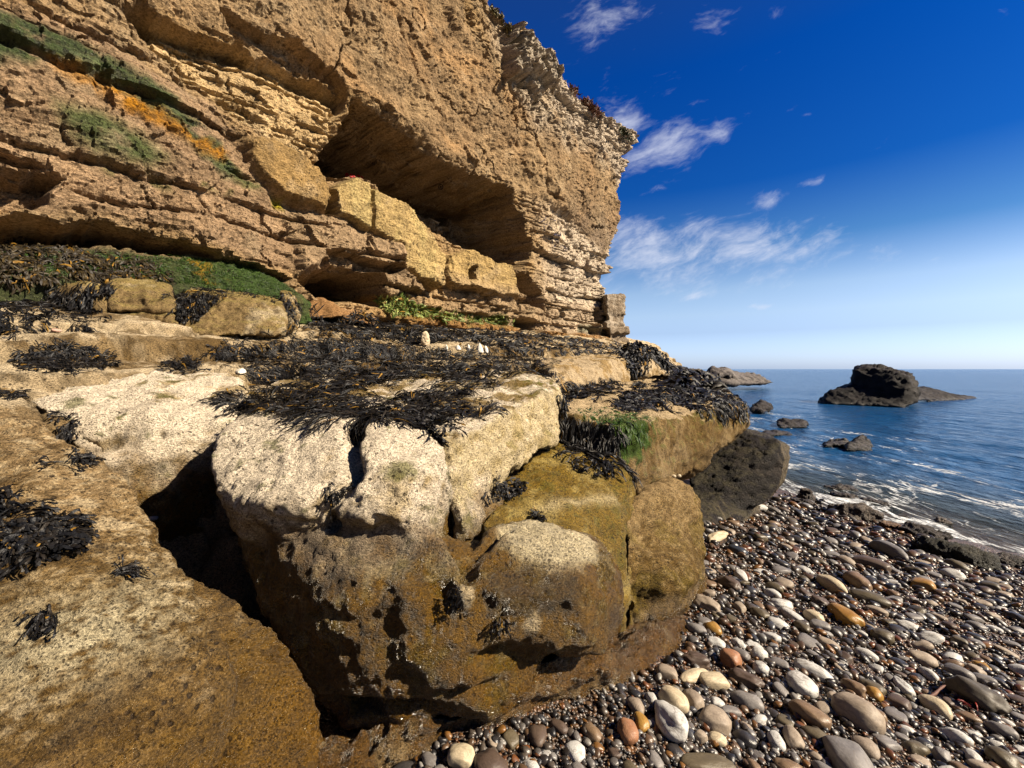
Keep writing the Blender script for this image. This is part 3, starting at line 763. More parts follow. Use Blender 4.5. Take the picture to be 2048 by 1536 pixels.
    def paintE(v, n, col, wet):
        b = fbm(v, 4.0, 4, .6, 41); c = fbm(v, 16.0, 4, .65, 43)
        top = sstep(n[:, 2], .55, .8)
        col = mixc(col, [.20, .125, .025], top * sstep(b + .4 * c, -.35, .15) * .85)
        col = mixc(col, [.13, .14, .025], sstep(v[:, 0], -.1, .25) * top * sstep(c + .3 * b, .0, .4) * .6)
        side = 1 - top
        col = mixc(col, [.62, .50, .27], side * sstep(v[:, 2] + .1 * b, 1.3, 1.45) * .6)
        return col, wet
    rock('long_ledge_block', 'long cream ledge block under the seaweed, its pitted side running back from the two heads', [E_, E2], .018, 14, 5.0, lo=1.2, hi=1.45, paint=paintE, pits=.012, bedding=.016)

    # F: lower olive block
    Fh = pp((958, 1045, 2.18), (1000, 968, 2.52), (1118, 886, 3.25), (1232, 925, 3.12), (1252, 1000, 2.78), (1250, 1100, 2.55), (1248, 1260, 2.35), (1100, 1062, 2.25), (1000, 1062, 2.14), (1160, 880, 4.0), (1262, 960, 3.5), (1240, 1290, 2.6), (1000, 1250, 2.25), (1100, 1000, 2.42), (1220, 990, 2.66))

    def paintF(v, n, col, wet):
        b = fbm(v, 4.0, 4, .6, 51); c = fbm(v, 20.0, 4, .65, 53)
        base = mixc(np.tile([.23, .15, .035], (len(v), 1)), [.36, .27, .10], sstep(b + .6 * c, .0, .5))
        base = mixc(base, [.10, .10, .02], sstep(c - b, .3, .8) * .5)
        r = seg_dist(v, [P(1085, 1012, 2.38), P(1240, 996, 2.72)]); base = mixc(base, [.60, .50, .30], np.exp(-(r / .035) ** 2) * .8)
        return base, wet * .5
    rock('olive_block', 'low olive-brown block with a pale ridge line, right of the two pale heads', [Fh], .016, 14, 6.0, paint=paintF, bedding=.02, dents=[(P(1130, 1040, 2.3), (.25, .2, .03), .04)])

    # G: green-topped block
    G_ = pp((1112, 820, 3.4), (1240, 852, 3.32), (1330, 840, 4.15), (1420, 824, 5.0), (1492, 806, 5.95), (1500, 850, 5.85), (1405, 880, 4.85), (1388, 945, 4.45), (1330, 968, 3.95), (1246, 1002, 3.28), (1115, 940, 3.32), (1252, 762, 7.2), (1420, 760, 8.2), (1120, 784, 5.4), (1300, 960, 5.0), (1115, 900, 5)) + \
        [(2.3, 6.2, .5)]

    def paintG(v, n, col, wet):
        b = fbm(v * [1, 1, .5], 3.0, 4, .6, 61); c = fbm(v * [1, 1, .35], 16.0, 4, .65, 63)
        top = sstep(n[:, 2], .5, .8)
        side = mixc(np.tile([.20, .13, .055], (len(v), 1)), [.33, .235, .125], sstep(b + .5 * c, -.1, .5))
        side = mixc(side, [.12, .075, .025], sstep(c - .2 * b, .2, .7) * .6)
        col = mixc(side, [.58, .45, .29], top)
        st = P(1255, 870, 3.3)
        gq = np.exp(-(((v - (st + [.10, .1, -.02])) / [.34, .55, .22]) ** 2).sum(1))
        col = mixc(col, [.035, .085, .010], sstep(gq + .35 * c + .15 * b, .34, .62) * .92)
        edge = np.exp(-((n[:, 2] - .45) / .2) ** 2); col = mixc(col, [.10, .13, .02], edge * sstep(c, -.3, .3) * .55)
        return col, wet * .3
    rock('green_topped_block', 'square-edged ledge block with bright green algae spilling over its front corner', [G_], .02, 16, 7.0, paint=paintG, bedding=.012, cracks=[([P(1320, 850, 4.1), P(1300, 990, 3.8)], .04, .05), ([P(1425, 830, 5.0), P(1400, 880, 4.85), P(1385, 940, 4.45)], .05, .07)])

    # H: smooth brown boulder beneath it
    H_ = pp((1246, 1012, 2.85), (1300, 978, 3.2), (1350, 962, 3.42), (1394, 978, 3.5), (1402, 1060, 3.4), (1404, 1100, 3.28), (1408, 1155, 3.1), (1382, 1222, 2.86), (1320, 1275, 2.62), (1255, 1292, 2.45), (1248, 1150, 2.52), (1320, 1100, 2.76), (1335, 1130, 2.68), (1330, 1190, 2.62), (1390, 1000, 4.2), (1300, 965, 4.2), (1390, 1200, 3.7)) + [(1.1, 3, .2), (.75, 2.5, .3)]

    def paintH(v, n, col, wet):
        b = fbm(v, 3.0, 4, .6, 71); c = fbm(v * [1, 1, 1.6], 22.0, 4, .65, 73)
        base = mixc(np.tile([.17, .110, .042], (len(v), 1)), [.40, .285, .155], sstep(v[:, 2] + .25 * b, .75, 1.15))
        base = mixc(base, [.15, .11, .02], sstep(b, .05, .4) * .6); base = mixc(base, [.48, .36, .2], sstep(c, .1, .6) * .5)
        base = mixc(base, [.10, .06, .025], sstep(-c, .1, .6) * .5)
        w = sstep(-v[:, 2] - .1 * b, -.72, -.5)
        return mixc(base, [.16, .09, .03], w * .4), w
    rock('smooth_brown_boulder', 'smooth dome of wet brown rock rising from the pebbles beside the central boulder', [[np.array(q) + (np.array(q) - P(1330, 1110, 3.1)) * .05 for q in H_]], .016, 190, 8.0, paint=paintH, bedding=.02, pits=.003, amp=.9, cat='boulder',
         dents=[(P(1300, 1060, 2.85), (.20, .25, .16), .09), (P(1350, 1150, 2.75), (.20, .3, .20), -.11), (P(1285, 1200, 2.55), (.10, .2, .22), .07), (P(1380, 1050, 3.3), (.08, .15, .07), .07), (P(1375, 1090, 3.2), (.10, .15, .06), -.05), (P(1345, 1040, 3.2), (.05, .1, .10), .05), (P(1310, 1075, 2.95), (.10, .1, .06), .05), (P(1400, 1015, 3.45), (.05, .15, .03), .06)], cracks=[([P(1265, 1050, 2.75), P(1310, 1075, 2.85), P(1345, 1090, 2.95), P(1380, 1110, 3.1)], .018, .05), ([P(1345, 1045, 3.1), P(1350, 1080, 2.95), P(1375, 1120, 3.0)], .016, .04), ([P(1262, 1170, 2.5), P(1275, 1240, 2.5), P(1290, 1285, 2.5)], .02, .05)])

    # J: dark leaning boulder
    J_ = pp((1388, 905, 6.5), (1448, 850, 6.5), (1500, 858, 6.3), (1562, 884, 5.7), (1571, 925, 5.6), (1568, 962, 5.5), (1535, 1004, 5.4), (1470, 1030, 5.5), (1402, 1056, 5.6), (1390, 980, 6.2), (1470, 900, 6.1), (1545, 905, 5.6), (1500, 862, 7.6), (1580, 890, 7.2), (1420, 1000, 6.8), (1572, 960, 6.6), (1378, 940, 5.9), (1384, 1030, 5.5))
    foot = pp((1380, 1075, 4.7), (1376, 1000, 5.2), (1392, 1066, 4.75), (1398, 1030, 5.2), (1480, 1036, 5.2), (1525, 1012, 5.7), (1440, 1030, 5.8), (1462, 1052, 4.95)) + [(1.8, 4.6, .1), (2.8, 5.4, .0), (2.2, 6, 0)]

    def paintJ(v, n, col, wet):
        b = fbm(v, 2.5, 4, .6, 81); c = fbm(v, 9.0, 4, .65, 83)
        base = mixc(np.tile([.022, .017, .016], (len(v), 1)), [.055, .042, .034], sstep(b + .4 * c, .1, .6))
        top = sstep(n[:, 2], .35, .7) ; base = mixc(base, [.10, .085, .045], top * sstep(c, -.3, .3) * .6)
        rt = sstep(n[:, 0], .35, .8); base = mixc(base, [.20, .155, .09], rt * .8)  # sunward side painted paler, as if lit
        return base, .15 * sstep(-v[:, 2], -.5, -.3)
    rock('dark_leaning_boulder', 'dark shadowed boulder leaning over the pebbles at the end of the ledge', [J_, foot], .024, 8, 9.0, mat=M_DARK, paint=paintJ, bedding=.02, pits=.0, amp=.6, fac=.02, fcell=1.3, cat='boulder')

    # K and L: the upper ledge ends
    K_ = pp((1105, 745, 5.2), (1240, 716, 7.4), (1256, 722, 7.7), (1262, 770, 7.4), (1200, 782, 6.2), (1125, 800, 5.0), (1110, 790, 4.8), (1060, 725, 6.2), (1235, 706, 9.0), (1100, 715, 7.5), (1200, 780, 8.5))
    L_ = pp((1254, 712, 8.0), (1262, 690, 9.0), (1300, 700, 9.3), (1332, 728, 9.2), (1338, 750, 8.9), (1262, 758, 7.9), (1300, 730, 11), (1250, 690, 11), (1330, 755, 10.5))
    Mx = pp((1330, 736, 12), (1400, 742, 15), (1440, 752, 15), (1425, 770, 12), (1400, 790, 9.5), (1350, 775, 9.0), (1335, 745, 10), (1400, 745, 18), (1340, 730, 16)) + [(5, 13, 0), (4, 9, .4)]

    def paintK(v, n, col, wet):
        b = fbm(v, 2.5, 4, .6, 91); c = fbm(v * [1, 1, .5], 9.0, 4, .65, 93)
        base = mixc(np.tile([.60, .475, .32], (len(v), 1)), [.44, .31, .16], sstep(b + .4 * c, .0, .5))
        base = mixc(base, [.14, .085, .03], sstep(c, .25, .7) * .5)
        return base, wet * 0

    def paintM(v, n, col, wet):
        b = fbm(v, 1.5, 4, .6, 95); c = fbm(v, 7.0, 4, .65, 97)
        base = mixc(np.tile([.035, .032, .022], (len(v), 1)), [.20, .17, .12], sstep(b + .4 * c, .1, .5))
        return base, .3 + 0 * wet
    rock('upper_ledge_end', 'cream rounded end of the upper ledge, fringed with black seaweed below', [K_], .026, 14, 10.0, paint=paintK, bedding=.01)
    rock('far_ledge_block', 'pale blocky ledge end with a black seaweed cap, nearest the open sky', [L_], .03, 10, 11.0, paint=paintK, bedding=.01)
    rock('low_dark_reef', 'low dark weed-covered reef sloping from the ledge end into the sea', [Mx], .045, 8, 12.0, mat=M_DARK, paint=paintM, amp=2.0, scale=.6)

    # N: row of rounded blocks at the foot of the green slope
    N1 = pp((-200, 590, 4.9), (40, 560, 4.8), (200, 575, 4.75), (214, 600, 4.7), (225, 660, 4.6), (-200, 672, 4.5), (-200, 600, 5.6), (200, 570, 5.6), (220, 650, 5.5))
    N2 = pp((212, 575, 4.8), (235, 560, 4.9), (310, 565, 4.95), (345, 585, 4.9), (350, 622, 4.8), (220, 622, 4.7), (220, 560, 5.7), (340, 570, 5.7), (340, 620, 5.6))
    N3 = pp((222, 628, 4.75), (350, 626, 4.75), (360, 668, 4.7), (225, 664, 4.65), (230, 640, 5.6), (350, 640, 5.6))
    N4 = pp((352, 600, 4.95), (400, 585, 5.05), (480, 590, 5.1), (560, 612, 5.2), (576, 640, 5.15), (570, 672, 5.0), (355, 672, 4.75), (380, 580, 6.0), (560, 600, 6.0), (560, 665, 5.9))
    N5 = pp((560, 580, 5.6), (590, 590, 5.7), (598, 630, 5.6), (590, 660, 5.5), (565, 665, 5.5), (560, 580, 6.3), (595, 600, 6.3), (590, 660, 6.3))

    def paintN(v, n, col, wet):
        b = fbm(v, 2.5, 4, .6, 101); c = fbm(v, 10.0, 4, .65, 103)
        base = mixc(np.tile([.34, .245, .13], (len(v), 1)), [.60, .49, .33], sstep(b + .3 * c + .25 * (v[:, 0] + 3.4), .1, .6))
        base = mixc(base, [.30, .24, .09], sstep(n[:, 2], .4, .8) * .6); base = mixc(base, [.08, .05, .02], sstep(c - .3 * b, .3, .7) * .6)
        return base, wet * 0
    rock('weed_hung_block', 'dark block hung with long black seaweed at the far left under the green slope', [N1], .025, 12, 13.0, paint=paintN)
    rock('stacked_block', 'smooth square yellowish block resting on a brown slab below the green slope', [N2], .02, 14, 14.0, paint=paintN)
    rock('brown_slab', 'flat brown slab under the smooth square yellowish block', [N3], .022, 8, 15.0, paint=paintN)
    rock('rough_pale_block', 'rough pale block with seaweed draped over its top below the green slope', [N4], .02, 12, 16.0, paint=paintN, pits=.018)
    rock('narrow_block', 'narrow upright block draped in seaweed beside the low cave mouth', [N5], .022, 10, 17.0, paint=paintN)
    O_ = pp((600, 605, 7.3), (640, 594, 7.4), (672, 606, 7.3), (690, 632, 7.1), (600, 645, 7.0), (605, 620, 8.0), (690, 630, 8))
    O2 = pp((672, 610, 7.6), (705, 620, 7.7), (752, 636, 7.8), (750, 650, 7.6), (680, 642, 7.3), (700, 630, 8.4), (750, 640, 8.4))

    def paintO(v, n, col, wet):
        b = fbm(v, 2.0, 4, .6, 111); return mixc(np.tile([.40, .235, .12], (len(v), 1)), [.50, .33, .19], sstep(b, -.2, .4)), wet * 0
    rock('rounded_boulder', 'rounded reddish-brown boulder at the mouth of the low dark cave', [O_], .026, 14, 18.0, paint=paintO, cat='boulder')
    rock('flat_boulder', 'flat orange-brown boulder lying right of the rounded one at the cave mouth', [O2], .026, 12, 19.0, paint=paintO, cat='boulder')

    # rock stack at the seaward end of the cliff
    st = []
    for (u0, u1, v0, v1, ya, yb) in [(1206, 1249, 589, 630, 15.4, 16.6), (1212, 1245, 630, 645, 15.5, 16.8), (1206, 1247, 644, 656, 15.2, 16.8), (1212, 1257, 655, 668, 15.2, 16.8), (1214, 1250, 668, 680, 15.5, 16.8), (1218, 1258, 678, 700, 15.0, 16.8)]:
        um = u0 + (u1 - u0) * .18
        st.append(pp((u0, v0 + 1, ya + .5), (um, v0, ya), (u1, v0 + 1, ya + .7), (u0, v1, ya + .5), (um, v1, ya), (u1, v1 - 1, ya + .7), (u0, v0, yb + .6), (u1, v0, yb + .6), (u0, v1, yb + .6), (u1, v1, yb + .6)))

    def paintS(v, n, col, wet):
        b = fbm(v, 1.5, 4, .6, 121); c = fbm(v, 6, 4, .6, 123)
        return mixc(np.tile([.30, .235, .17], (len(v), 1)), [.50, .42, .33], sstep(b + .5 * c, -.1, .4)), wet * 0
    rock('rock_stack', 'stack of square dark-faced blocks at the seaward foot of the cliff', st, .04, 4, 20.0, mat=M_CLIFF, paint=paintS, amp=1.2, bedding=.05)


build_ledge_rocks()
for o in (cliff, platform): SOLIDS.append((verts_of(o.data), tris_of(o.data)))

# ------------------------------------------------------------------ beach and sea
def spaced(a, b, d, far, g=1.25):
    core = list(np.arange(a, b, d)); st = d; x = core[-1]; hi = []
    while x < far: st *= g; x += st; hi.append(x)
    st = d; x = a; lo = []
    while x > -far: st *= g; x -= st; lo.append(x)
    return np.array(lo[::-1] + core + hi)


def build_beach():
    xs, ys = spaced(-2.5, 9, .06, 9000), spaced(-1.5, 14, .06, 9000)
    x, y = [a.ravel() for a in np.meshgrid(xs, ys)]
    far = sstep(np.hypot(x, y), 25, 60)
    z = beach_z(x, y); z = np.where(x < -2.4, np.minimum(z, .7), z); z = np.clip(z, -1.6, .75) * (1 - far) - 1.6 * far
    col = np.tile(np.array([.075, .048, .030]), (len(x), 1))
    me = mesh_np('beach', np.stack([x, y, z], 1), grid_faces(len(ys), len(xs)), col)
    m = bpy.data.materials.new('shingle_ground'); m.use_nodes = True; N = NT(m.node_tree)
    pos = N.n('ShaderNodeNewGeometry').outputs['Position']
    vo = N.n('ShaderNodeTexVoronoi', {'Vector': pos, 'Scale': 75.0})
    c = N.ramp(N.n('ShaderNodeSeparateColor', {0: vo.outputs['Color']}).outputs[0], [(0, (.020, .014, .012)), (.4, (.055, .035, .024)), (.7, (.12, .055, .02)), (1, (.07, .06, .055))])
    b = N.n('ShaderNodeBump', {'Height': vo.outputs['Distance'], 'Strength': 1.0, 'Distance': .012}); b.invert = True
    bs = N.n('ShaderNodeBsdfPrincipled', {'Base Color': c, 'Roughness': .45, 'Normal': b}); N.n('ShaderNodeOutputMaterial', {0: bs})
    o = link('beach', me, m); tag(o, 'wet shingle beach sloping from the ledge foot down into the sea', 'beach', kind='structure')
    return o


def build_sea():
    r = [2.2]
    while r[-1] < 9000: r.append(r[-1] * 1.0125)
    r = np.array(r); az = np.radians(np.linspace(-14, 118, 470))
    A, Rr = [a.ravel() for a in np.meshgrid(az, r)]
    x, y = np.sin(A) * Rr, np.cos(A) * Rr
    depth = -beach_z(x, y); depth = np.where(Rr > 25, 1.6, depth)
    near = sstep(-Rr, -60, -8); dm = sstep(depth, -.05, .5)
    rot = .91 * x + .41 * y; alo = -.41 * x + .91 * y
    wv = .030 * fbm2(rot * 1.2, alo * .35, 1.0, 3, .5, 4) + .020 * fbm2(x, y, 2.2, 3, .55, 9) + .05 * fbm2(rot * .3, alo * .12, 1.0, 2, .5, 7)
    z = wv * (.25 + .75 * dm) * np.where(Rr > 300, 0, 1) * (.4 + .6 * near)
    foam = .15 * sstep(-depth, -.60, -.08) + .26 * np.exp(-(((x - 8.0) / 3.2) ** 2 + ((y - 13.5) / 5.5) ** 2)) + .0 * depth
    foam += .12 * sstep(-Rr, -24, -9) + .26 * np.exp(-((x - 10.5) / 2.5) ** 2 - ((y - 19.0) / 3.0) ** 2) + .10 * sstep(-Rr, -14, -7)
    me = mesh_np('sea', np.stack([x, y, z], 1), grid_faces(len(r), len(az)), None, {'depth': depth, 'foam': foam})
    m = bpy.data.materials.new('sea_water'); m.use_nodes = True; N = NT(m.node_tree)
    pos = N.n('ShaderNodeNewGeometry').outputs['Position']
    dep = N.n('ShaderNodeAttribute', attribute_name='depth').outputs['Fac']; fo = N.n('ShaderNodeAttribute', attribute_name='foam').outputs['Fac']
    p2 = N.n('ShaderNodeMapping', {'Vector': pos, 'Rotation': (0, 0, R(25)), 'Scale': (1.0, .42, 1.0)})
    a = N.noise(p2, 1.6, 7, .6, .3); b = N.noise(p2, 6.0, 5, .6, .4); c3 = N.noise(p2, .16, 6, .65)
    hgt = N.m('ADD', N.m('MULTIPLY', a.outputs[0], 1.0), N.m('ADD', N.m('MULTIPLY', b.outputs[0], .30), N.m('MULTIPLY', c3.outputs[0], 3.0)))
    bump = N.n('ShaderNodeBump', {'Height': hgt, 'Strength': .9, 'Distance': .34})
    # foam webs
    pf = N.n('ShaderNodeMapping', {'Vector': pos, 'Rotation': (0, 0, R(25)), 'Scale': (1.35, .62, 1.0)})
    q = N.noise(pf, 2.1, 5, .58, 1.1); q2 = N.noise(pf, .7, 4, .6, .5)
    ridge = N.m('SUBTRACT', 1.0, N.m('MULTIPLY', N.m('ABSOLUTE', N.m('SUBTRACT', q.outputs[0], .5)), 9.0))
    fm = N.smooth(N.m('ADD', N.m('ADD', N.m('MULTIPLY', ridge, .50), N.m('MULTIPLY', fo, 1.15)), N.m('MULTIPLY', N.m('SUBTRACT', q2.outputs[0], .5), 2.2)), .78, 1.10)
    fm = N.m('MULTIPLY', fm, N.smooth(fo, .03, .16))
    grain = N.smooth(N.noise(pos, 22, 3, .6).outputs[0], .30, .60)
    fm = N.m('MULTIPLY', fm, N.m('ADD', .35, N.m('MULTIPLY', grain, .65)))
    shallow = N.smooth(dep, .05, .55)
    body = N.mix(shallow, (.040, .046, .034, 1), (.007, .052, .145, 1))
    wat = N.n('ShaderNodeBsdfPrincipled', {'Base Color': body, 'Roughness': .16, 'IOR': 1.33, 'Specular IOR Level': .38, 'Normal': bump})
    tr = N.n('ShaderNodeBsdfTransparent')
    alpha = N.n('ShaderNodeMapRange', {0: dep, 1: -.02, 2: .28, 3: .15, 4: 1.0})
    w1 = N.n('ShaderNodeMixShader', {0: alpha, 1: tr, 2: wat})
    fb = N.n('ShaderNodeBsdfDiffuse', {'Color': (.50, .52, .55, 1), 'Normal': bump})
    out = N.n('ShaderNodeMixShader', {0: fm, 1: w1, 2: fb})
    N.n('ShaderNodeOutputMaterial', {0: out})
    o = link('sea', me, m); tag(o, 'blue rippled sea with white foam trailing in towards the beach', 'sea', kind='structure')
    return o


beach = build_beach()
sea = build_sea()


# ------------------------------------------------------------------ rocks standing in the sea and lying along the waterline
def sea_rocks():
    def dark(k, a=(.012, .010, .011), b=(.034, .027, .027), topc=(.11, .095, .088)):
        def f(v, n, col, wet):
            q = fbm(v, 1.2 * k, 4, .6, 131); c = fbm(v, 6.0 * k, 4, .65, 133)
            base = mixc(np.tile(np.array(a), (len(v), 1)), b, sstep(q + .5 * c, .0, .6))
            base = mixc(base, topc, sstep(n[:, 2] + .4 * n[:, 0] + .3 * c, .55, 1.0) * .55)  # sunlight painted in: upward and sunward faces take the paler colour
            return base, .25 * sstep(-v[:, 2], -.25, -.05)
        return f
    def r_(name, label, pts, vox, rounds, seed, paint=None, amp=1.0, scale=1.0, mat=None, cat='rock', fac=0.0, fcell=.5):
        rock(name, label, pts, vox, rounds, seed, mat=mat or M_DARK, amp=amp, scale=scale, bedding=.05, paint=paint or dark(1), pits=.02, cat=cat, fac=fac, fcell=fcell)
    top = pp((1704, 782, 26.2), (1706, 738, 26.2), (1735, 729, 26), (1790, 742, 25), (1826, 748, 24.2), (1829, 768, 24), (1818, 780, 23.8), (1770, 783, 24.6), (1712, 735, 28), (1800, 745, 28), (1830, 768, 27), (1705, 780, 28), (1760, 733, 25.4))
    low = pp((1642, 806, 26.0), (1656, 782, 26.2), (1700, 768, 26.0), (1780, 776, 24.6), (1836, 782, 23.8), (1836, 806, 23.6), (1810, 816, 23.4), (1690, 812, 25.0), (1640, 808, 25.8), (1700, 770, 28.5), (1830, 782, 28), (1640, 805, 27))
    tail = pp((1810, 772, 29), (1850, 776, 30), (1950, 796, 31), (1985, 803, 31), (1960, 806, 29.5), (1840, 804, 27), (1815, 800, 27.5), (1850, 780, 33))
    r_('sea_stack', 'big dark flat-topped rock standing in the sea with a low tail of reef', [top, low, tail], .13, 5, 30, dark(.6, (.012, .010, .012), (.026, .021, .022), (.06, .050, .046)), 1.8, .45, fac=.16, fcell=.8)
    reef1 = pp((1330, 742, 44), (1380, 739, 46), (1440, 748, 46), (1548, 765, 44), (1500, 769, 42), (1400, 774, 38), (1340, 770, 38), (1440, 752, 54), (1540, 764, 50), (1350, 742, 54))
    reef2 = pp((1415, 742, 43), (1428, 736, 44), (1460, 737, 44), (1466, 746, 43.5), (1418, 752, 42), (1462, 754, 42), (1430, 737, 47), (1462, 740, 47))
    reef3 = pp((1462, 744, 44), (1520, 752, 45), (1532, 759, 44), (1466, 757, 42.5), (1470, 745, 48), (1525, 754, 48))
    r_('far_reef', 'long low grey reef with one square boulder on it, furthest out by the horizon', [reef1, reef2, reef3], .16, 3, 31, dark(.4, (.07, .06, .06), (.16, .14, .13), (.33, .29, .26)), 2.0, .4, fac=.35, fcell=1.6)
    r_('wave_rock', 'small black hump of rock in the water just off the ledge tip', [pp((1500, 818, 20.5), (1508, 806, 21), (1522, 800, 21.2), (1540, 808, 21), (1546, 822, 20), (1500, 826, 19.6), (1520, 826, 19.4), (1525, 803, 22.4), (1540, 815, 22.4), (1505, 812, 22))], .07, 4, 32, None, 1.5, fac=.12)
    r_('wave_slab', 'long flat black slab awash in the foam', [pp((1552, 846, 15.6), (1556, 838, 16), (1605, 840, 15.8), (1618, 850, 15.4), (1610, 856, 15), (1560, 855, 15.0), (1560, 840, 17), (1610, 842, 17))], .05, 3, 33, None, 1.2, fac=.07)
    r_('wave_ridge', 'thin low black ridge of rock close beside the dark leaning boulder', [pp((1515, 868, 13.6), (1530, 860, 14), (1560, 862, 13.9), (1586, 868, 13.6), (1590, 873, 13.2), (1530, 874, 13), (1540, 862, 15), (1580, 868, 14.8))], .045, 4, 34, None, 1.2, fac=.07)
    r_('peaked_rock', 'dark rock with a sharp pale-edged peak rising from the shallows', [pp((1648, 886, 11.8), (1690, 878, 11.9), (1700, 892, 11.3), (1650, 894, 11.3), (1690, 880, 12.6), (1648, 888, 12.4)), pp((1690, 892, 11.5), (1714, 874, 11.6), (1724, 869, 11.6), (1742, 892, 11.3), (1748, 902, 11.0), (1690, 902, 10.9), (1722, 874, 12.3), (1740, 890, 12.2))], .035, 3, 35, dark(1.5, topc=(.20, .18, .17)), 1.0, fac=.07)
    r_('sunken_ridge', 'narrow dark ridge of rock barely breaking the water, nearest the right edge', [pp((1838, 944, 8.9), (1860, 946, 8.8), (1905, 956, 8.5), (1948, 968, 8.1), (1940, 972, 8.0), (1850, 954, 8.5), (1860, 948, 9.1), (1935, 965, 8.5))], .025, 4, 36, None, .5)
    def wl(k, a, b, t): return dark(k, a, b, t)
    G1 = ((.030, .024, .023), (.07, .055, .048), (.16, .13, .11)); G2 = ((.08, .06, .05), (.16, .125, .10), (.26, .22, .18))
    L = [('waterline_boulder', 'dark rough boulder at the foam edge, furthest out of the waterline boulders', (1682, 968, 7.6, 96, 26, 4), G1), ('waterline_boulder', 'smooth dark boulder just below the rough one at the foam edge', (1690, 986, 7.1, 64, 26, 3), G1),
         ('waterline_boulder', 'pale peaked boulder beside the dark leaning boulder at the foam edge', (1612, 986, 6.9, 44, 34, 6), G2), ('waterline_slab', 'brown rough wet slab sloping into the foam', (1712, 1030, 6.0, 110, 34, 12), G2),
         ('waterline_slab', 'long thin dark slab trailing off behind the brown wet slab', (1760, 1000, 6.7, 84, 18, 14), G1),
         ('waterline_slab', 'long grey pitted slab lying where the foam reaches the pebbles', (1850, 1080, 5.2, 105, 22, 17), G1), ('mossy_boulder', 'broad dark grey-green boulder with a rough mossy back among the pebbles', (1905, 1138, 4.6, 165, 40, 13), ((.035, .034, .027), (.075, .068, .054), (.11, .10, .075))),
         ('waterline_boulder', 'smooth grey boulder at the right edge beside the mossy one', (2025, 1140, 4.5, 80, 26, 16), G1), ('waterline_stone', 'small pale cone-shaped stone sitting in the shallow foam', (1888, 1042, 5.9, 42, 26, 4), G2), ('waterline_stone', 'reddish-orange rough stone at the edge of the foam', (1782, 1056, 5.5, 56, 20, 8), ((.22, .11, .05), (.32, .20, .11), (.40, .30, .22))),
         ('waterline_boulder', 'dark elongated cobble between the leaning boulder and the foam', (1606, 1000, 6.6, 54, 15, 6), G1), ('half_sunk_boulder', 'dark knob of rock half sunk in the foam right of the brown wet slab', (1810, 1030, 6.1, 40, 16, 10), G1)]
    for i, (nm, lb, (u, v, y, w, h, an), g) in enumerate(L):
        hw, hh = w / 2 / F * y, h / 2 / F * y
        c = P(u, v, y); c[2] = max(beach_z(np.array([c[0]]), np.array([c[1]]))[0], -.12) + hh * .35
        d = np.array([math.cos(R(an * 3.2)), -math.sin(R(an * 3.2)), -.06]); e = np.array([-d[1], d[0], 0])
        r = np.random.default_rng(200 + i); pts = []
        for k in range(34):
            q = r.normal(size=3); q /= np.linalg.norm(q); q = np.sign(q) * np.abs(q) ** .8
            pts.append(c + d * q[0] * hw * .8 + e * q[1] * hw * .6 + np.array([0, 0, 1]) * q[2] * hh * 1.15)
        r_(nm, lb, [pts], max(hw / 22, .012), 5, 40 + i, wl(2.5, *g), min(.8, hw * 1.8), 1.6, fac=min(.05, hw * .12), fcell=max(.12, hw * .4), cat='boulder' if w > 60 else 'stone')


sea_rocks()

# ------------------------------------------------------------------ ray tools on the built rock
def bvh_of(parts):
    V, T, k = [], [], 0
    for v, t in parts: V.append(v); T.append(t + k); k += len(v)
    return BVHTree.FromPolygons(np.concatenate(V).tolist(), np.concatenate(T).tolist())


_cl = SOLIDS.pop(-1 - (len(SOLIDS) - 1 - next(i for i, q in enumerate(SOLIDS) if len(q[0]) == len(cliff.data.vertices))))
BV_CLIFF = bvh_of([_cl])
BV = bvh_of(SOLIDS)
EYE = Vector(CAM)


def hit(u, v, tree=None):
    d = Vector(((u - U0) / F, 1.0, (V0 - v) / F)).normalized()
    a = (tree or BV).ray_cast(EYE, d)
    return (a[0], a[1], a[3]) if a[0] is not None else None


def in_poly(u, v, poly):
    return poly_sd(np.array([u]), np.array([v]), poly)[0] > 0


def scatter(poly, n, tree=None, seed=0):
    r = np.random.default_rng(seed); poly = np.array(poly, float)
    lo, hi = poly.min(0), poly.max(0); out = []
    q = r.uniform(lo, hi, (n * 6, 2)); q = q[poly_sd(q[:, 0], q[:, 1], poly) > 0][:n]
    for u, v in q:
        h = hit(u, v, tree)
        if h and h[2] < 40: out.append((h[0], h[1] if h[1].dot(EYE - h[0]) > 0 else -h[1], h[2]))
    return out


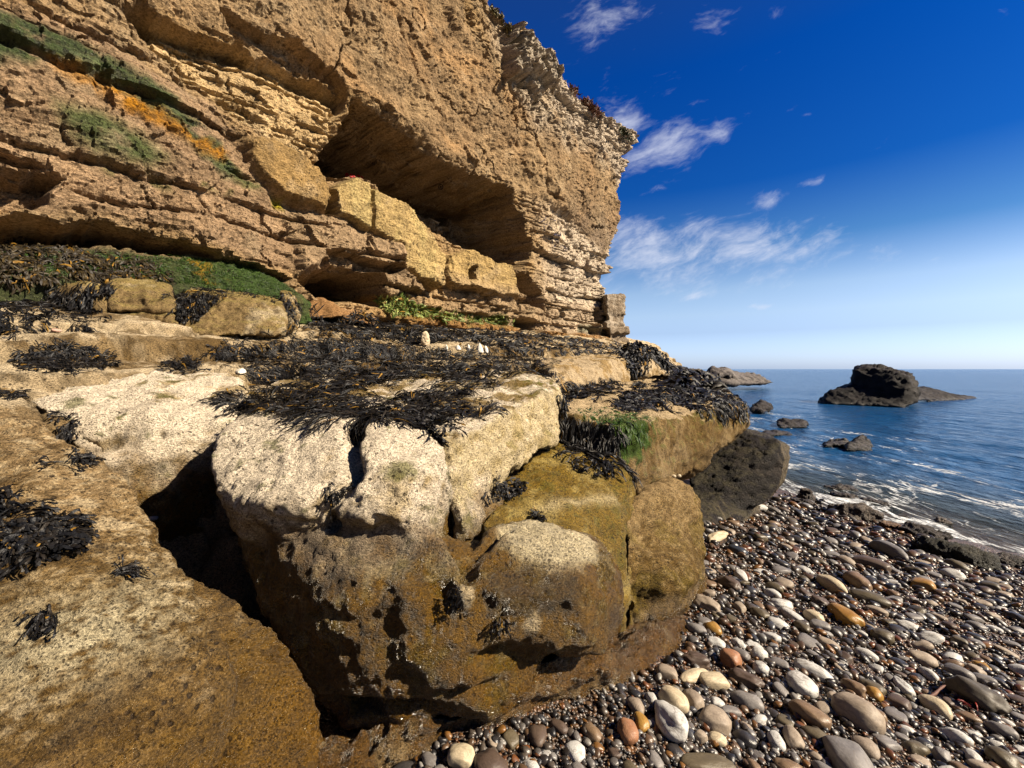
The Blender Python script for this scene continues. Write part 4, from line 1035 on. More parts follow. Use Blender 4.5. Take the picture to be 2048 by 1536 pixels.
# ------------------------------------------------------------------ seaweed: forked straps lying over and hanging from the rock
def grow(points, length, width, tree=None, seed=0, hang=.5, lift=.02, steps=7, forks=2, spread=1.0, col0=(.006, .0065, .0085), col1=(.017, .013, .009), gold=.025, distw=0.0, tipw=1.5):
    r = np.random.default_rng(seed); tree = tree or BV
    V, Fc, C, W = [], [], [], []
    G = Vector((0, 0, -1))

    def strand(p, d, n, L, w0, k, lev):
        c = np.array(col0) + (np.array(col1) - col0) * r.random() ** 2.2
        if r.random() < gold: c = np.array([.22, .12, .02]) * r.uniform(.5, 1.2)
        st = L / steps; hh = lift * r.uniform(.15, 1.0); prev = None; tw = r.uniform(-.9, .9); curl = r.normal() * .25
        for i in range(steps + 1):
            t = i / steps
            q = tree.find_nearest(p, .4)
            if q[0] is None: nn = n; base = p
            else:
                nn = q[1]
                if nn.dot(p - q[0]) < 0 and nn.dot(n) < 0: nn = -nn
                base = q[0]
            off = hh * (math.sin(t * 2.6 + .25) * 1.1) + .003
            dist = (p - base).dot(nn)
            if dist < off or dist > off * 2.2 + .01: p = p.lerp(base + nn * off, .7)
            n = nn
            s = d.cross(n)
            if s.length < 1e-4: s = Vector((1, 0, 0))
            s.normalize(); s = (Matrix.Rotation(tw * (.4 + t), 3, d) @ s)
            w = w0 * (.45 + .75 * min(1, t * 2)) * (tipw if i == steps - 1 else 1.0) * (.35 if i == steps else 1.0)
            V.append(p - s * w * .5); V.append(p + n * w * .16); V.append(p + s * w * .5)
            cc = c * (.75 + .5 * t); C.extend([cc, cc * 1.15, cc])
            a = len(V) - 3
            if prev is not None:
                Fc.append((prev, prev + 1, a + 1, a)); Fc.append((prev + 1, prev + 2, a + 2, a + 1))
            prev = a
            if lev < forks and i == int(steps * (.45 if lev == 0 else .4)):
                for sg in (-1, 1):
                    if r.random() < .85:
                        d2 = (Matrix.Rotation(sg * r.uniform(.3, .75), 3, n) @ d)
                        strand(p.copy(), d2, n.copy(), L * r.uniform(.45, .7), w0 * .9, i, lev + 1)
            g = (G - n * G.dot(n))
            d = (d + g * hang * .5 + Matrix.Rotation(curl, 3, n) @ d * .15 + s * r.normal() * .18)
            d = (d - n * d.dot(n) * .8).normalized()
            p = p + d * st
        W.append(1)
    drift = pnoise(np.array([tuple(q[0]) for q in points]) * 2.3 + seed) * 3.2 if len(points) else []
    for (p, n, dist), dr in zip(points, drift):
        a = dr + r.normal() * .7
        t1 = n.cross(Vector((.62, .78, .05))); t1 = t1.normalized() if t1.length > .1 else n.orthogonal().normalized(); t2 = n.cross(t1)
        d = (t1 * math.cos(a) + t2 * math.sin(a)) * spread + (G - n * G.dot(n)) * hang
        d = d.normalized() if d.length > 1e-4 else t1
        sc = 1 + distw * max(0, dist - 2.5)
        strand(p + n * .004, d, n, length * r.uniform(.55, 1.25) * (1 + .25 * distw * dist), width * r.uniform(.7, 1.3) * sc, 0, 0)
    return np.array([tuple(v) for v in V]), np.array(Fc), np.array(C)


def weed(name, label, cat, pts, kind=None, group=None, mat=None, **kw):
    if not pts: print('EMPTY', label); return
    v, f, c = grow(pts, **kw)
    o = link(name, mesh_np(name, v, f, c), mat or M_WRACK); tag(o, label, cat, group, kind)
    return o


def around(u, v, ru, rv, n, seed, tree=None):
    r = np.random.default_rng(seed); out = []
    for k in range(n):
        a = r.uniform(0, 6.283); q = math.sqrt(r.random())
        h = hit(u + ru * q * math.cos(a), v + rv * q * math.sin(a), tree)
        if h: out.append((h[0], h[1] if h[1].dot(EYE - h[0]) > 0 else -h[1], h[2]))
    if not out: return out
    md = np.median([h[2] for h in out]); return [h for h in out if abs(h[2] - md) < .45 + .08 * md]


def build_weed():
    bed = dict(kind='stuff')
    # continuous beds
    weed('seaweed_bed', 'unbroken black seaweed belt along the foot of the cliff', 'seaweed', scatter([(600, 632), (740, 640), (900, 652), (1080, 668), (1250, 690), (1300, 702), (1330, 730), (1258, 712), (1100, 706), (1000, 700), (930, 684), (800, 690), (700, 668), (620, 660)], 2600, seed=1), length=.22, width=.010, seed=1, lift=.04, forks=1, steps=5, distw=.10, **bed)
    weed('seaweed_bed', 'broad black seaweed bed between the row of white stones and the long cream ledge block', 'seaweed', scatter([(470, 742), (520, 720), (620, 705), (700, 690), (800, 696), (860, 712), (960, 706), (1080, 718), (1112, 745), (1060, 752), (1000, 742), (930, 770), (880, 752), (760, 775), (700, 790), (640, 770), (560, 745), (500, 760)], 2600, seed=2), length=.19, width=.0065, seed=2, lift=.03, forks=1, steps=5, distw=.08, **bed)
    weed('seaweed_bed', 'ragged black seaweed bed lying on top of the long cream ledge block', 'seaweed', scatter([(462, 800), (520, 775), (600, 770), (700, 790), (760, 800), (840, 790), (905, 765), (1000, 745), (1005, 775), (950, 800), (990, 830), (900, 850), (862, 868), (800, 838), (690, 840), (600, 818), (520, 838), (470, 815)], 1100, seed=3), length=.18, width=.006, seed=3, lift=.02, forks=1, steps=5, **bed)
    weed('seaweed_bed', 'black seaweed fringe along the back of the green-topped block towards the sea', 'seaweed', scatter([(1250, 800), (1290, 785), (1360, 782), (1345, 765), (1420, 768), (1440, 775), (1490, 800), (1500, 820), (1420, 822), (1350, 808), (1300, 815), (1280, 830), (1255, 815)], 1300, seed=4), length=.20, width=.009, seed=4, lift=.025, forks=1, steps=5, distw=.08, **bed)
    weed('seaweed_bed', 'black seaweed hanging in long locks down the dark far-left block', 'seaweed', scatter([(-20, 560), (40, 545), (200, 555), (250, 570), (180, 600), (200, 640), (160, 660), (110, 640), (60, 670), (-20, 680)], 800, seed=5), length=.22, width=.011, seed=5, lift=.05, hang=1.4, forks=1, **bed)
    weed('seaweed_bed', 'black seaweed edging under the cream rounded end of the upper ledge', 'seaweed', scatter([(1120, 760), (1160, 765), (1230, 752), (1240, 780), (1180, 795), (1130, 805), (1115, 790)], 450, seed=6), length=.15, width=.010, seed=6, lift=.03, hang=1.3, forks=1, steps=5, distw=.06, **bed)
    weed('seaweed_bed', 'black seaweed cap on the pale blocky ledge end against the sky', 'seaweed', scatter([(1250, 690), (1290, 690), (1335, 722), (1345, 745), (1300, 718), (1262, 745), (1250, 735)], 260, seed=7), length=.30, width=.02, seed=7, lift=.10, forks=1, steps=5, distw=.05, **bed)
    weed('seaweed_bed', 'black seaweed covering the low dark reef that slopes to the sea', 'seaweed', scatter([(1340, 745), (1400, 745), (1440, 760), (1430, 785), (1380, 790), (1350, 770)], 260, seed=8), length=.35, width=.03, seed=8, lift=.08, forks=1, steps=4, distw=.05, **bed)
    weed('seaweed_bed', 'thin black seaweed trailing over the blocks under the green slope', 'seaweed', scatter([(340, 580), (420, 560), (560, 575), (595, 600), (590, 660), (560, 605), (470, 585), (400, 610), (380, 640), (350, 640)], 650, seed=9), length=.14, width=.009, seed=9, lift=.03, hang=1.0, forks=1, **bed)
    weed('seaweed_bed', 'scattered dark seaweed strands over the pale platform steps', 'seaweed', scatter([(440, 690), (560, 668), (700, 668), (760, 690), (600, 705), (480, 720), (420, 715)], 260, seed=10), length=.11, width=.008, seed=10, lift=.04, forks=1, **bed)
    weed('seaweed_curtain', 'thick black curtain of seaweed hanging between the long cream block and the green corner', 'seaweed', scatter([(1116, 832), (1150, 835), (1236, 850), (1238, 925), (1205, 932), (1160, 910), (1118, 890)], 900, seed=11), length=.20, width=.009, seed=11, lift=.035, hang=1.6, forks=1, tipw=1.2)
    weed('seaweed_bed', 'patchy black seaweed mat on the step just below the row of white stones', 'seaweed', scatter([(620, 690), (760, 690), (860, 705), (960, 712), (1100, 715), (1110, 740), (960, 735), (860, 735), (760, 725), (640, 715)], 700, seed=12), length=.18, width=.007, seed=12, lift=.03, forks=1, steps=5, **bed)
    weed('seaweed_bed', 'dark seaweed tangle along the front edge above the two pale heads', 'seaweed', scatter([(480, 815), (560, 822), (640, 838), (720, 850), (800, 842), (870, 856), (860, 838), (760, 822), (640, 812), (520, 800)], 420, seed=13), length=.17, width=.006, seed=13, lift=.022, hang=.8, forks=1, steps=5, **bed)
    # single clumps
    cl = [((90, 1085), (44, 36), 150, .15, 'big black seaweed clump with bladders on the brown speckled boulder', 1.0),
          ((8, 1040), (26, 50), 60, .15, 'black seaweed clump cut by the left edge of the view', .9),
          ((230, 1150), (14, 8), 14, .09, 'small curly black seaweed tuft right of the big clump on the speckled boulder', .5),
          ((98, 1235), (14, 18), 22, .08, 'small drooping black seaweed tuft below the big clump on the speckled boulder', 1.2),
          ((150, 845), (16, 22), 34, .15, 'black seaweed tuft hanging on the left front of the pale cream block', 1.0),
          ((142, 925), (20, 7), 14, .12, 'thin seaweed sprig lying where the speckled boulder meets the pale block', .4),
          ((16, 790), (20, 14), 24, .14, 'black seaweed tuft behind the top of the speckled boulder', .6),
          ((135, 724), (85, 24), 300, .18, 'wide heap of black seaweed on the step left of the pale cream block', .6),
          ((370, 735), (36, 12), 110, .14, 'low mound of black seaweed just behind the pale cream block', .6),
          ((452, 714), (26, 12), 150, .16, 'black seaweed heap at the left end of the broad bed', .6),
          ((880, 855), (22, 16), 34, .14, 'black seaweed tuft draped beside the right pale head', 1.1),
          ((1010, 985), (38, 14), 60, .11, 'dark seaweed mat in the notch above the olive block', .6),
          ((1078, 1034), (13, 5), 50, .09, 'thin line of seaweed along the seam under the olive block', .5),
          ((1190, 940), (40, 10), 34, .14, 'seaweed ends trailing onto the olive block under the black curtain', 1.0),
          ((922, 1195), (8, 22), 20, .08, 'glossy black seaweed strand hanging in a hollow of the central boulder', 1.6),
          ((995, 1240), (12, 12), 14, .07, 'wispy dark seaweed sprig right of the glossy strand', .9),
          ((668, 985), (16, 14), 26, .10, 'dark seaweed tuft caught in the crack between the two pale heads', 1.1),
          ((390, 605), (40, 20), 140, .2, 'black seaweed clump draped across the square yellowish block', 1.2),
          ((1150, 870), (1, 1), 0, .1, '', 0),
          ((1285, 772), (12, 4), 50, .2, 'small black seaweed clump on sandy rock below the pale blocky ledge end', .4),
          ((1060, 930), (1, 1), 0, .1, '', 0)]
    for i, ((u, v), (ru, rv), n, L, lb, hg) in enumerate(cl):
        if not n: continue
        pts = around(u, v, ru, rv, n, 300 + i)
        weed('seaweed_clump', lb, 'seaweed', pts, seed=300 + i, length=L * .62, width=.0075 if L > .1 else .0045, hang=hg, lift=.035, forks=2)
    # green algae
    gm = dict(kind='stuff', col0=(.014, .036, .005), col1=(.055, .115, .012), gold=0)
    weed('green_algae', 'bright green algae spilling over the corner of the square-edged block', 'algae', scatter([(1150, 818), (1200, 812), (1290, 828), (1300, 842), (1285, 890), (1262, 870), (1245, 905), (1236, 860), (1180, 838)], 620, seed=20), length=.06, width=.004, seed=20, lift=.006, hang=1.6, forks=0, steps=4, **gm)
    weed('green_algae', 'dark green algae turf covering the slope under the low overhang', 'algae', scatter([(-10, 500), (120, 505), (350, 512), (500, 520), (560, 555), (598, 590), (560, 600), (430, 578), (320, 560), (200, 548), (-10, 545)], 4500, tree=BV_CLIFF, seed=21), tree=BV_CLIFF, length=.06, width=.005, seed=21, lift=.02, hang=1.0, forks=0, steps=4, kind='stuff', col0=(.012, .026, .005), col1=(.045, .085, .012), gold=0)
    gy = dict(kind='stuff', col0=(.05, .085, .012), col1=(.26, .28, .08), gold=.08)
    weed('green_algae', 'yellow-green tufted growth at the cliff foot right of the low cave', 'algae', scatter([(755, 600), (800, 592), (860, 620), (930, 632), (1010, 634), (1030, 652), (960, 648), (880, 640), (780, 632)], 900, tree=BV_CLIFF, seed=22), tree=BV_CLIFF, length=.16, width=.02, seed=22, lift=.07, hang=.3, forks=0, steps=3, **gy)
    bb = dict(kind='stuff', col0=(.018, .014, .010), col1=(.05, .035, .012), gold=.06)
    weed('seaweed_bed', 'black and golden seaweed scattered over the left of the green slope', 'seaweed', scatter([(-20, 480), (130, 505), (260, 520), (330, 545), (330, 565), (200, 560), (-20, 560)], 600, tree=BV_CLIFF, seed=23), tree=BV_CLIFF, length=.18, width=.013, seed=23, lift=.05, hang=.8, forks=1, steps=5, **bb)


build_weed()


# ------------------------------------------------------------------ pebbles
def ico(sub):
    bm = bmesh.new(); bmesh.ops.create_icosphere(bm, subdivisions=sub, radius=1.0)
    v = np.array([q.co[:] for q in bm.verts]); f = np.array([[w.index for w in q.verts] for q in bm.faces]); bm.free(); return v, f


def pebble_shape(v, seed, rough=.13, flat=.0, box=1.0):
    r = np.random.default_rng(seed)
    w = np.sign(v) * np.abs(v) ** r.uniform(.78, 1.0) * box
    d = 1 + rough * 1.3 * fbm(v, .9, 2, .5, seed * 3.7) + rough * .25 * fbm(v, 3.0, 3, .5, seed * 1.9)
    w = w * d[:, None]
    w[:, 2] *= np.where(w[:, 2] < 0, 1.0, 1 + .15 * r.normal())
    w += np.stack([.16 * r.normal() * v[:, 1] ** 2, .16 * r.normal() * v[:, 0] ** 2, .06 * r.normal() * v[:, 0]], 1)
    return w


def pebble_material(name, a, b, rough=.5, vein=0.0, spk=0.0, spec=.4, attr=False):
    m = bpy.data.materials.new(name); m.use_nodes = True; N = NT(m.node_tree)
    tc = N.n('ShaderNodeTexCoord').outputs['Object'] if not attr else N.n('ShaderNodeNewGeometry').outputs['Position']
    oi = N.n('ShaderNodeObjectInfo').outputs['Random']
    off = N.vm('ADD', tc, N.n('ShaderNodeCombineXYZ', {0: N.m('MULTIPLY', oi, 37.0), 1: N.m('MULTIPLY', oi, 91.0), 2: oi}).outputs[0]) if not attr else tc
    k = 1.0 if not attr else 30.0
    n1 = N.noise(off, 1.3 * k, 5, .6); n2 = N.noise(off, (7 if not attr else 5) * k, 6, .65)
    if attr: c = N.n('ShaderNodeAttribute', attribute_name='Col').outputs['Color']
    else:
        f = N.m('ADD', N.m('MULTIPLY', N.smooth(n1.outputs[0], .3, .7), .6), N.m('MULTIPLY', oi, .4))
        c = N.mix(f, a + (1,), b + (1,))
    kk = N.n('ShaderNodeMapRange', {0: n2.outputs[0], 1: .25, 2: .75, 3: .50, 4: .88})
    c = N.mix(1.0, c, N.n('ShaderNodeCombineColor', {0: kk, 1: kk, 2: kk}), 'MULTIPLY')
    if spk:
        vo = N.n('ShaderNodeTexVoronoi', {'Vector': off, 'Scale': 9.0}); pt = N.m('MULTIPLY', N.m('SUBTRACT', 1.0, N.smooth(vo.outputs['Distance'], .10, .40)), spk)
        c = N.mix(pt, c, (.03, .022, .018, 1))
    if vein:
        ln = N.m('SUBTRACT', 1.0, N.smooth(N.m('ABSOLUTE', N.m('SUBTRACT', N.noise(off, 1.1, 3, .5, .6).outputs[0], .5)), .004, .03))
        c = N.mix(N.m('MULTIPLY', ln, vein), c, (.10, .075, .055, 1))
    bp = N.n('ShaderNodeBump', {'Height': n2.outputs[0], 'Strength': .35, 'Distance': .004})
    bs = N.n('ShaderNodeBsdfPrincipled', {'Base Color': c, 'Roughness': rough, 'Specular IOR Level': spec, 'Normal': bp}); N.n('ShaderNodeOutputMaterial', {0: bs})
    return m


PM = {'white': pebble_material('white_stone', (.50, .48, .45), (.62, .61, .585), .55, .5), 'cream': pebble_material('cream_stone', (.50, .40, .26), (.62, .52, .36), .55, .3), 'beige': pebble_material('beige_stone', (.27, .21, .16), (.38, .31, .235), .6, .3, .15),
      'grey': pebble_material('grey_stone', (.15, .135, .13), (.26, .24, .225), .5, .3), 'tan': pebble_material('tan_stone', (.17, .105, .06), (.26, .175, .105), .42, .2), 'ochre': pebble_material('ochre_stone', (.30, .15, .03), (.42, .24, .055), .4),
      'rust': pebble_material('rust_stone', (.30, .115, .045), (.38, .20, .11), .5, .3, .2), 'brown': pebble_material('brown_stone', (.075, .048, .036), (.13, .09, .065), .5, 0, .5), 'dark': pebble_material('dark_stone', (.028, .026, .028), (.060, .052, .048), .32),
      'olive': pebble_material('olive_stone', (.085, .068, .04), (.14, .11, .065), .45, .2), 'slate': pebble_material('slate_stone', (.030, .036, .050), (.055, .062, .078), .28), 'speck': pebble_material('speckled_stone', (.055, .046, .036), (.10, .082, .06), .6, 0, .7)}
I2, I3, I4 = ico(2), ico(3), ico(4)


def ground(x, y): return float(beach_z(np.array([x]), np.array([y]))[0])


def to_ground(u, v, lift=0.0):
    d = np.array([(u - U0) / F, 1.0, (V0 - v) / F]); y = 1.6
    for _ in range(40): y = y + .6 * ((2.0 - ground(d[0] * y, y) - lift) / -d[2] - y)
    return np.array([d[0] * y, y, 2 + d[2] * y])


def pebble_object(name, me, mat, c, ax, L, W, H, tilt=(0, 0)):
    o = link(name, me, mat) if mat else None
    z = Vector((tilt[0], tilt[1], 1)).normalized(); x = Vector(ax); x = (x - z * x.dot(z)).normalized(); y = z.cross(x)
    M = Matrix((x, y, z)).transposed().to_4x4()
    o.matrix_world = Matrix.Translation(Vector(c)) @ M @ Matrix.Diagonal((L, W, H, 1))
    return o


def build_pebbles():
    slope = (.095, .043)
    big = [  # u, v, length px, angle, width px, material, shape(0 smooth,1 pointed,2 rough), label
        (1347, 1403, 66, 50, 50, 'cream', 0, 'smooth pinkish-cream cobble behind the pointed white stone'), (1342, 1446, 108, 62, 62, 'white', 1, 'large pointed white stone with a rough face near the boulder foot'),
        (1388, 1404, 42, 60, 34, 'beige', 0, 'round beige cobble touching the smooth pinkish-cream one'), (1432, 1443, 72, 35, 58, 'beige', 0, 'big round beige cobble right of the pointed white stone'),
        (1426, 1364, 56, 10, 37, 'cream', 0, 'yellowish cream cobble with a small knob behind it'), (1388, 1353, 54, -12, 27, 'cream', 0, 'flat oval cream cobble close against the wet skirt'),
        (1392, 1322, 55, 12, 32, 'brown', 2, 'dark brown rough oval cobble behind the flat cream one'), (1461, 1322, 46, 15, 35, 'rust', 0, 'reddish-orange egg-shaped cobble behind the yellowish cream one'),
        (1521, 1336, 33, 40, 28, 'white', 0, 'bright white rounded cobble right of the reddish-orange one'), (1519, 1310, 36, 12, 24, 'white', 0, 'grey-white veined cobble above the bright white one'),
        (1492, 1360, 74, 22, 34, 'brown', 2, 'rough purplish pitted stone below the bright white cobble'), (1627, 1340, 92, 24, 34, 'white', 0, 'long white smooth cobble lying slantwise'),
        (1602, 1371, 62, 40, 46, 'white', 0, 'thick white cobble with a dark stain below the long slanted one'), (1716, 1430, 124, 32, 66, 'beige', 0, 'largest pale egg-shaped cobble, right of the wet tan one'),
        (1620, 1431, 92, 30, 42, 'tan', 0, 'long wet tan cobble left of the largest pale one'), (1702, 1522, 110, 62, 74, 'grey', 0, 'large grey-white cobble cut by the bottom edge'),
        (1552, 1484, 40, 60, 26, 'white', 0, 'white egg-shaped pebble leaning beside a grey-beige one'), (1586, 1476, 46, 58, 32, 'beige', 0, 'grey-beige egg-shaped pebble leaning on the white egg-shaped one'),
        (1283, 1448, 38, 65, 28, 'ochre', 0, 'deep orange pebble near the foot of the wet skirt'), (1256, 1466, 48, 70, 37, 'rust', 0, 'pinkish speckled round cobble left of the deep orange pebble'),
        (924, 1516, 54, 15, 42, 'cream', 0, 'round cream cobble alone at the bottom below the central boulder'), (1305, 1403, 30, 65, 20, 'white', 0, 'small white egg pebble tucked left of the pinkish-cream cobble'),
        (1436, 1407, 28, 20, 20, 'white', 0, 'small bright white pebble behind the big round beige cobble'), (1460, 1422, 42, 12, 22, 'grey', 0, 'flat pale grey pebble behind the big round beige cobble'),
        (1766, 1275, 52, 18, 30, 'olive', 0, 'dark olive rounded cobble above the long white one'), (1748, 1389, 38, 40, 27, 'ochre', 0, 'golden-orange wet pebble above the largest pale cobble'),
        (1802, 1372, 50, 48, 24, 'white', 1, 'pale tapering pebble right of the golden-orange wet one'), (1744, 1374, 64, 28, 26, 'olive', 0, 'flat dark olive pebble behind the golden-orange wet one'),
        (1876, 1416, 74, 38, 35, 'cream', 0, 'long cream cobble under the thin reddish stick'), (1918, 1350, 72, 24, 30, 'grey', 0, 'long grey-white cobble above the dark speckled one'),
        (1955, 1397, 132, 27, 52, 'speck', 2, 'large dark brown speckled cobble near the right edge'), (2005, 1522, 86, 25, 40, 'olive', 0, 'brown smooth cobble in the bottom right corner'),
        (1884, 1516, 46, 25, 34, 'grey', 0, 'pale grey round cobble at the bottom left of the brown corner cobble'), (1945, 1514, 36, 40, 24, 'white', 0, 'white oval pebble between the pale grey and brown corner cobbles'),
        (1686, 1230, 70, 32, 40, 'ochre', 0, 'big amber wet cobble in the middle of the beach'), (1741, 1199, 92, 18, 36, 'olive', 0, 'long dark olive cobble above the pale one beside the big amber'),
        (1743, 1128, 84, 14, 32, 'brown', 0, 'long dark brown cobble left of the mossy boulder'), (1780, 1103, 76, 24, 28, 'grey', 0, 'long greyish-brown cobble above the long dark brown one'),
        (1666, 1171, 62, 32, 30, 'cream', 0, 'golden and white two-toned cobble above the big amber one'), (1753, 1222, 50, 20, 20, 'beige', 0, 'pale flat cobble just below the long dark olive one'),
        (1564, 1210, 46, 12, 26, 'white', 0, 'white egg-shaped cobble halfway down the beach'), (1416, 1211, 54, 25, 32, 'beige', 2, 'rough pinkish stone beside the smooth brown dome'),
        (1434, 1074, 50, -22, 22, 'cream', 2, 'flat pale stone in front of the dark leaning boulder'), (1474, 1101, 44, 20, 22, 'slate', 0, 'wet blue-black slate pebble below the dark leaning boulder'),
        (1460, 1170, 50, 25, 28, 'brown', 2, 'angular brown stone above the rough pinkish one'), (1418, 1530, 110, 10, 40, 'olive', 0, 'large olive-brown cobble cut by the bottom edge below the beige one'),
        (1434, 1480, 40, 20, 26, 'cream', 0, 'cream pebble with an orange end below the big round beige cobble'), (1402, 1477, 30, 40, 22, 'beige', 0, 'round tan-beige pebble left of the cream orange-ended one'),
        (1585, 1232, 52, 35, 26, 'white', 0, 'white tapered cobble just below the white egg-shaped one'), (1628, 1235, 44, 35, 24, 'cream', 0, 'cream oval cobble left of the big amber one'),
        (1640, 1206, 40, 20, 26, 'brown', 2, 'rough dark brown stone left of the big amber cobble'), (1715, 1165, 52, 30, 34, 'tan', 0, 'tan upright oval cobble right of the two-toned one'),
        (1640, 1252, 44, 18, 24, 'grey', 0, 'grey egg-shaped pebble below the cream oval cobble'), (1482, 1153, 30, 55, 22, 'white', 0, 'white upright pebble above the angular brown stone'),
        (1520, 1016, 26, 5, 18, 'white', 0, 'flat round white stone under the tip of the dark leaning boulder'), (1547, 1020, 30, 15, 15, 'grey', 0, 'flat grey stone right of the flat round white one')]
    pr = {}
    for i, (u, v, L, an, W, mt, sh, lb) in enumerate(big):
        g = to_ground(u, v + W * .25); y = g[1]
        a = to_ground(u - L / 2 * math.cos(R(an)), v + W * .2 - L / 2 * math.sin(R(an))); b = to_ground(u + L / 2 * math.cos(R(an)), v + W * .2 + L / 2 * math.sin(R(an)))
        ax = b - a; hl = min(np.linalg.norm(ax) / 2, L / F * y * .85); hw = W / 2 / F * y
        sv = pebble_shape(I4[0], 500 + i, (.10, .16, .24)[sh])
        if sh == 1: sv[:, 1:] *= (.62 + .5 * (sv[:, :1] + 1) / 2)
        if sh == 2: sv *= (1 + .10 * facet(sv[:, 0] * 1.2 + sv[:, 2], sv[:, 1] * 1.2 - sv[:, 2], .7, i))[:, None]
        me = mesh_np('cobble', sv, I4[1]); c = (a + b) / 2; c[2] = ground(c[0], c[1]) + hw * .42
        o = pebble_object('cobble' if L > 44 else 'pebble', me, PM[mt], c, ax, hl, hw * 1.05, hw * .88, slope)
        tag(o, lb, 'cobble' if L > 44 else 'pebble'); pr[i] = (c[0], c[1], hl * .8)
    placed = list(pr.values())
    # further individual pebbles: one mesh per kind, copied
    r = np.random.default_rng(77)
    kinds = [('white', .13), ('beige', .16), ('grey', .18), ('tan', .13), ('olive', .12), ('dark', .11), ('ochre', .04), ('brown', .13)]
    lab = {'white': 'small clean white pebble scattered on the wet shingle', 'beige': 'small dull beige pebble scattered on the wet shingle', 'grey': 'small plain grey pebble scattered on the wet shingle', 'tan': 'small wet tan pebble scattered on the shingle',
           'olive': 'small dark olive pebble scattered on the wet shingle', 'dark': 'small glossy black pebble scattered on the wet shingle', 'ochre': 'small orange-yellow pebble scattered on the wet shingle', 'brown': 'small speckled brown pebble scattered on the wet shingle'}
    protos = {k: [None] * 4 for k, _ in kinds}; n = 0; tries = 0
    beach_poly = [(760, 1560), (900, 1500), (1180, 1440), (1360, 1340), (1400, 1230), (1400, 1075), (1530, 1015), (1640, 1030), (1760, 1080), (1900, 1110), (2060, 1190), (2060, 1560)]
    while n < 248 and tries < 9000:
        tries += 1
        u, v = r.uniform(760, 2090), r.uniform(1010, 1570)
        if not in_poly(u, v, beach_poly + []): continue
        g = to_ground(u, v); y = g[1]; near = (v - 1000) / 536
        h = hit(u, v)
        if h and h[0].y < y - .02: continue
        px = r.uniform(16, 36) * (.58 + .72 * near) * (1.25 if r.random() < .2 else 1); Lr = px / F * y * .62
        if any((g[0] - q[0]) ** 2 + (g[1] - q[1]) ** 2 < (q[2] + Lr) ** 2 * .95 for q in placed): continue
        mt = r.choice([k for k, _ in kinds], p=[p for _, p in kinds]); j = int(r.integers(4))
        if protos[mt][j] is None:
            sv = pebble_shape(I3[0], 900 + 7 * len(mt) + j * 13 + ord(mt[0]), .15)
            if j > 1: sv *= (1 + .16 * facet(sv[:, 0] * 1.1 + sv[:, 2], sv[:, 1] * 1.1 - sv[:, 2], .8, j + ord(mt[0])))[:, None]
            me = mesh_np('pebble', sv, I3[1])
            o = link('pebble', me, PM[mt]); protos[mt][j] = o
        else:
            o = protos[mt][j].copy(); COL.objects.link(o)
        a = r.normal(.75, .5); x = Vector((math.cos(a), -math.sin(a), 0)); W = Lr * r.uniform(.58, .85); H = Lr * r.uniform(.42, .62)
        z = Vector((slope[0] + r.normal() * .15, slope[1] + r.normal() * .15, 1)).normalized(); x = (x - z * x.dot(z)).normalized(); yv = z.cross(x)
        o.matrix_world = Matrix.Translation((g[0], g[1], ground(g[0], g[1]) + H * .45)) @ Matrix((x, yv, z)).transposed().to_4x4() @ Matrix.Diagonal((Lr, W, H, 1))
        tag(o, lab[mt], 'pebble', 'loose pebbles scattered over the beach'); placed.append((g[0], g[1], Lr)); n += 1
    # fine shingle: one object nobody would count
    pal = .66 * np.array([[.34, .32, .30], [.22, .20, .185], [.12, .095, .075], [.055, .045, .04], [.03, .028, .030], [.17, .10, .055], [.26, .12, .03], [.20, .075, .025], [.075, .075, .085], [.40, .37, .33]])
    pw = np.array([.07, .11, .18, .17, .12, .14, .06, .07, .05, .03])
    shp1 = [(pebble_shape(I2[0], 40 + k, .14), I2[1]) for k in range(10)]
    i1 = ico(1); shp0 = [(pebble_shape(i1[0], 60 + k, .12), i1[1]) for k in range(10)]
    VV, FF, CC, k0 = [], [], [], 0
    for layer, (cnt, lo, hi) in enumerate(((3300, 9, 21), (9500, 4.5, 9.5), (3500, 6, 13))):
        u = r.uniform(520, 2250, cnt * 2); v = 1000 + 620 * r.random(cnt * 2) ** 1.0
        if layer == 2: v = r.uniform(985, 1230, cnt * 2)
        keep = poly_sd(u, v, [(520, 1660), (560, 1560), (760, 1495), (1000, 1460), (1350, 1320), (1385, 1200), (1385, 1060), (1540, 985), (1640, 985), (1800, 1060), (2260, 1190), (2260, 1640)]) > 0
        u, v = u[keep][:cnt], v[keep][:cnt]
        dx, dz = (u - U0) / F, (V0 - v) / F; y = np.full(len(u), 2.0)
        for _ in range(30): y = y + .6 * ((2 - beach_z(dx * y, y)) / -dz - y)
        x = dx * y; z = beach_z(x, y)
        for i in range(len(u)):
            L = r.uniform(lo, hi) / F * min(max(y[i], 1.5), 7) * .55 * (1.0 if layer < 2 else .8)
            sv, sf = (shp1 if layer == 0 else shp0)[r.integers(10)]
            a = -r.normal(.75, .6); t = r.normal(size=2) * .22
            q = sv * [L, L * r.uniform(.55, .9), L * r.uniform(.4, .7)]
            ca, sa = math.cos(a), math.sin(a)
            q = np.stack([q[:, 0] * ca - q[:, 1] * sa, q[:, 0] * sa + q[:, 1] * ca, q[:, 2] - t[0] * q[:, 0] - t[1] * q[:, 1] - .09 * q[:, 0]], 1)
            VV.append(q + [x[i], y[i], z[i] + L * (.30 if layer else .25) + .004]); FF.append(sf + k0); k0 += len(sv)
            CC.append(np.tile(pal[r.choice(10, p=pw)] * r.uniform(.75, 1.25), (len(sv), 1)))
    me = mesh_np('shingle', np.concatenate(VV), np.concatenate(FF), np.concatenate(CC))
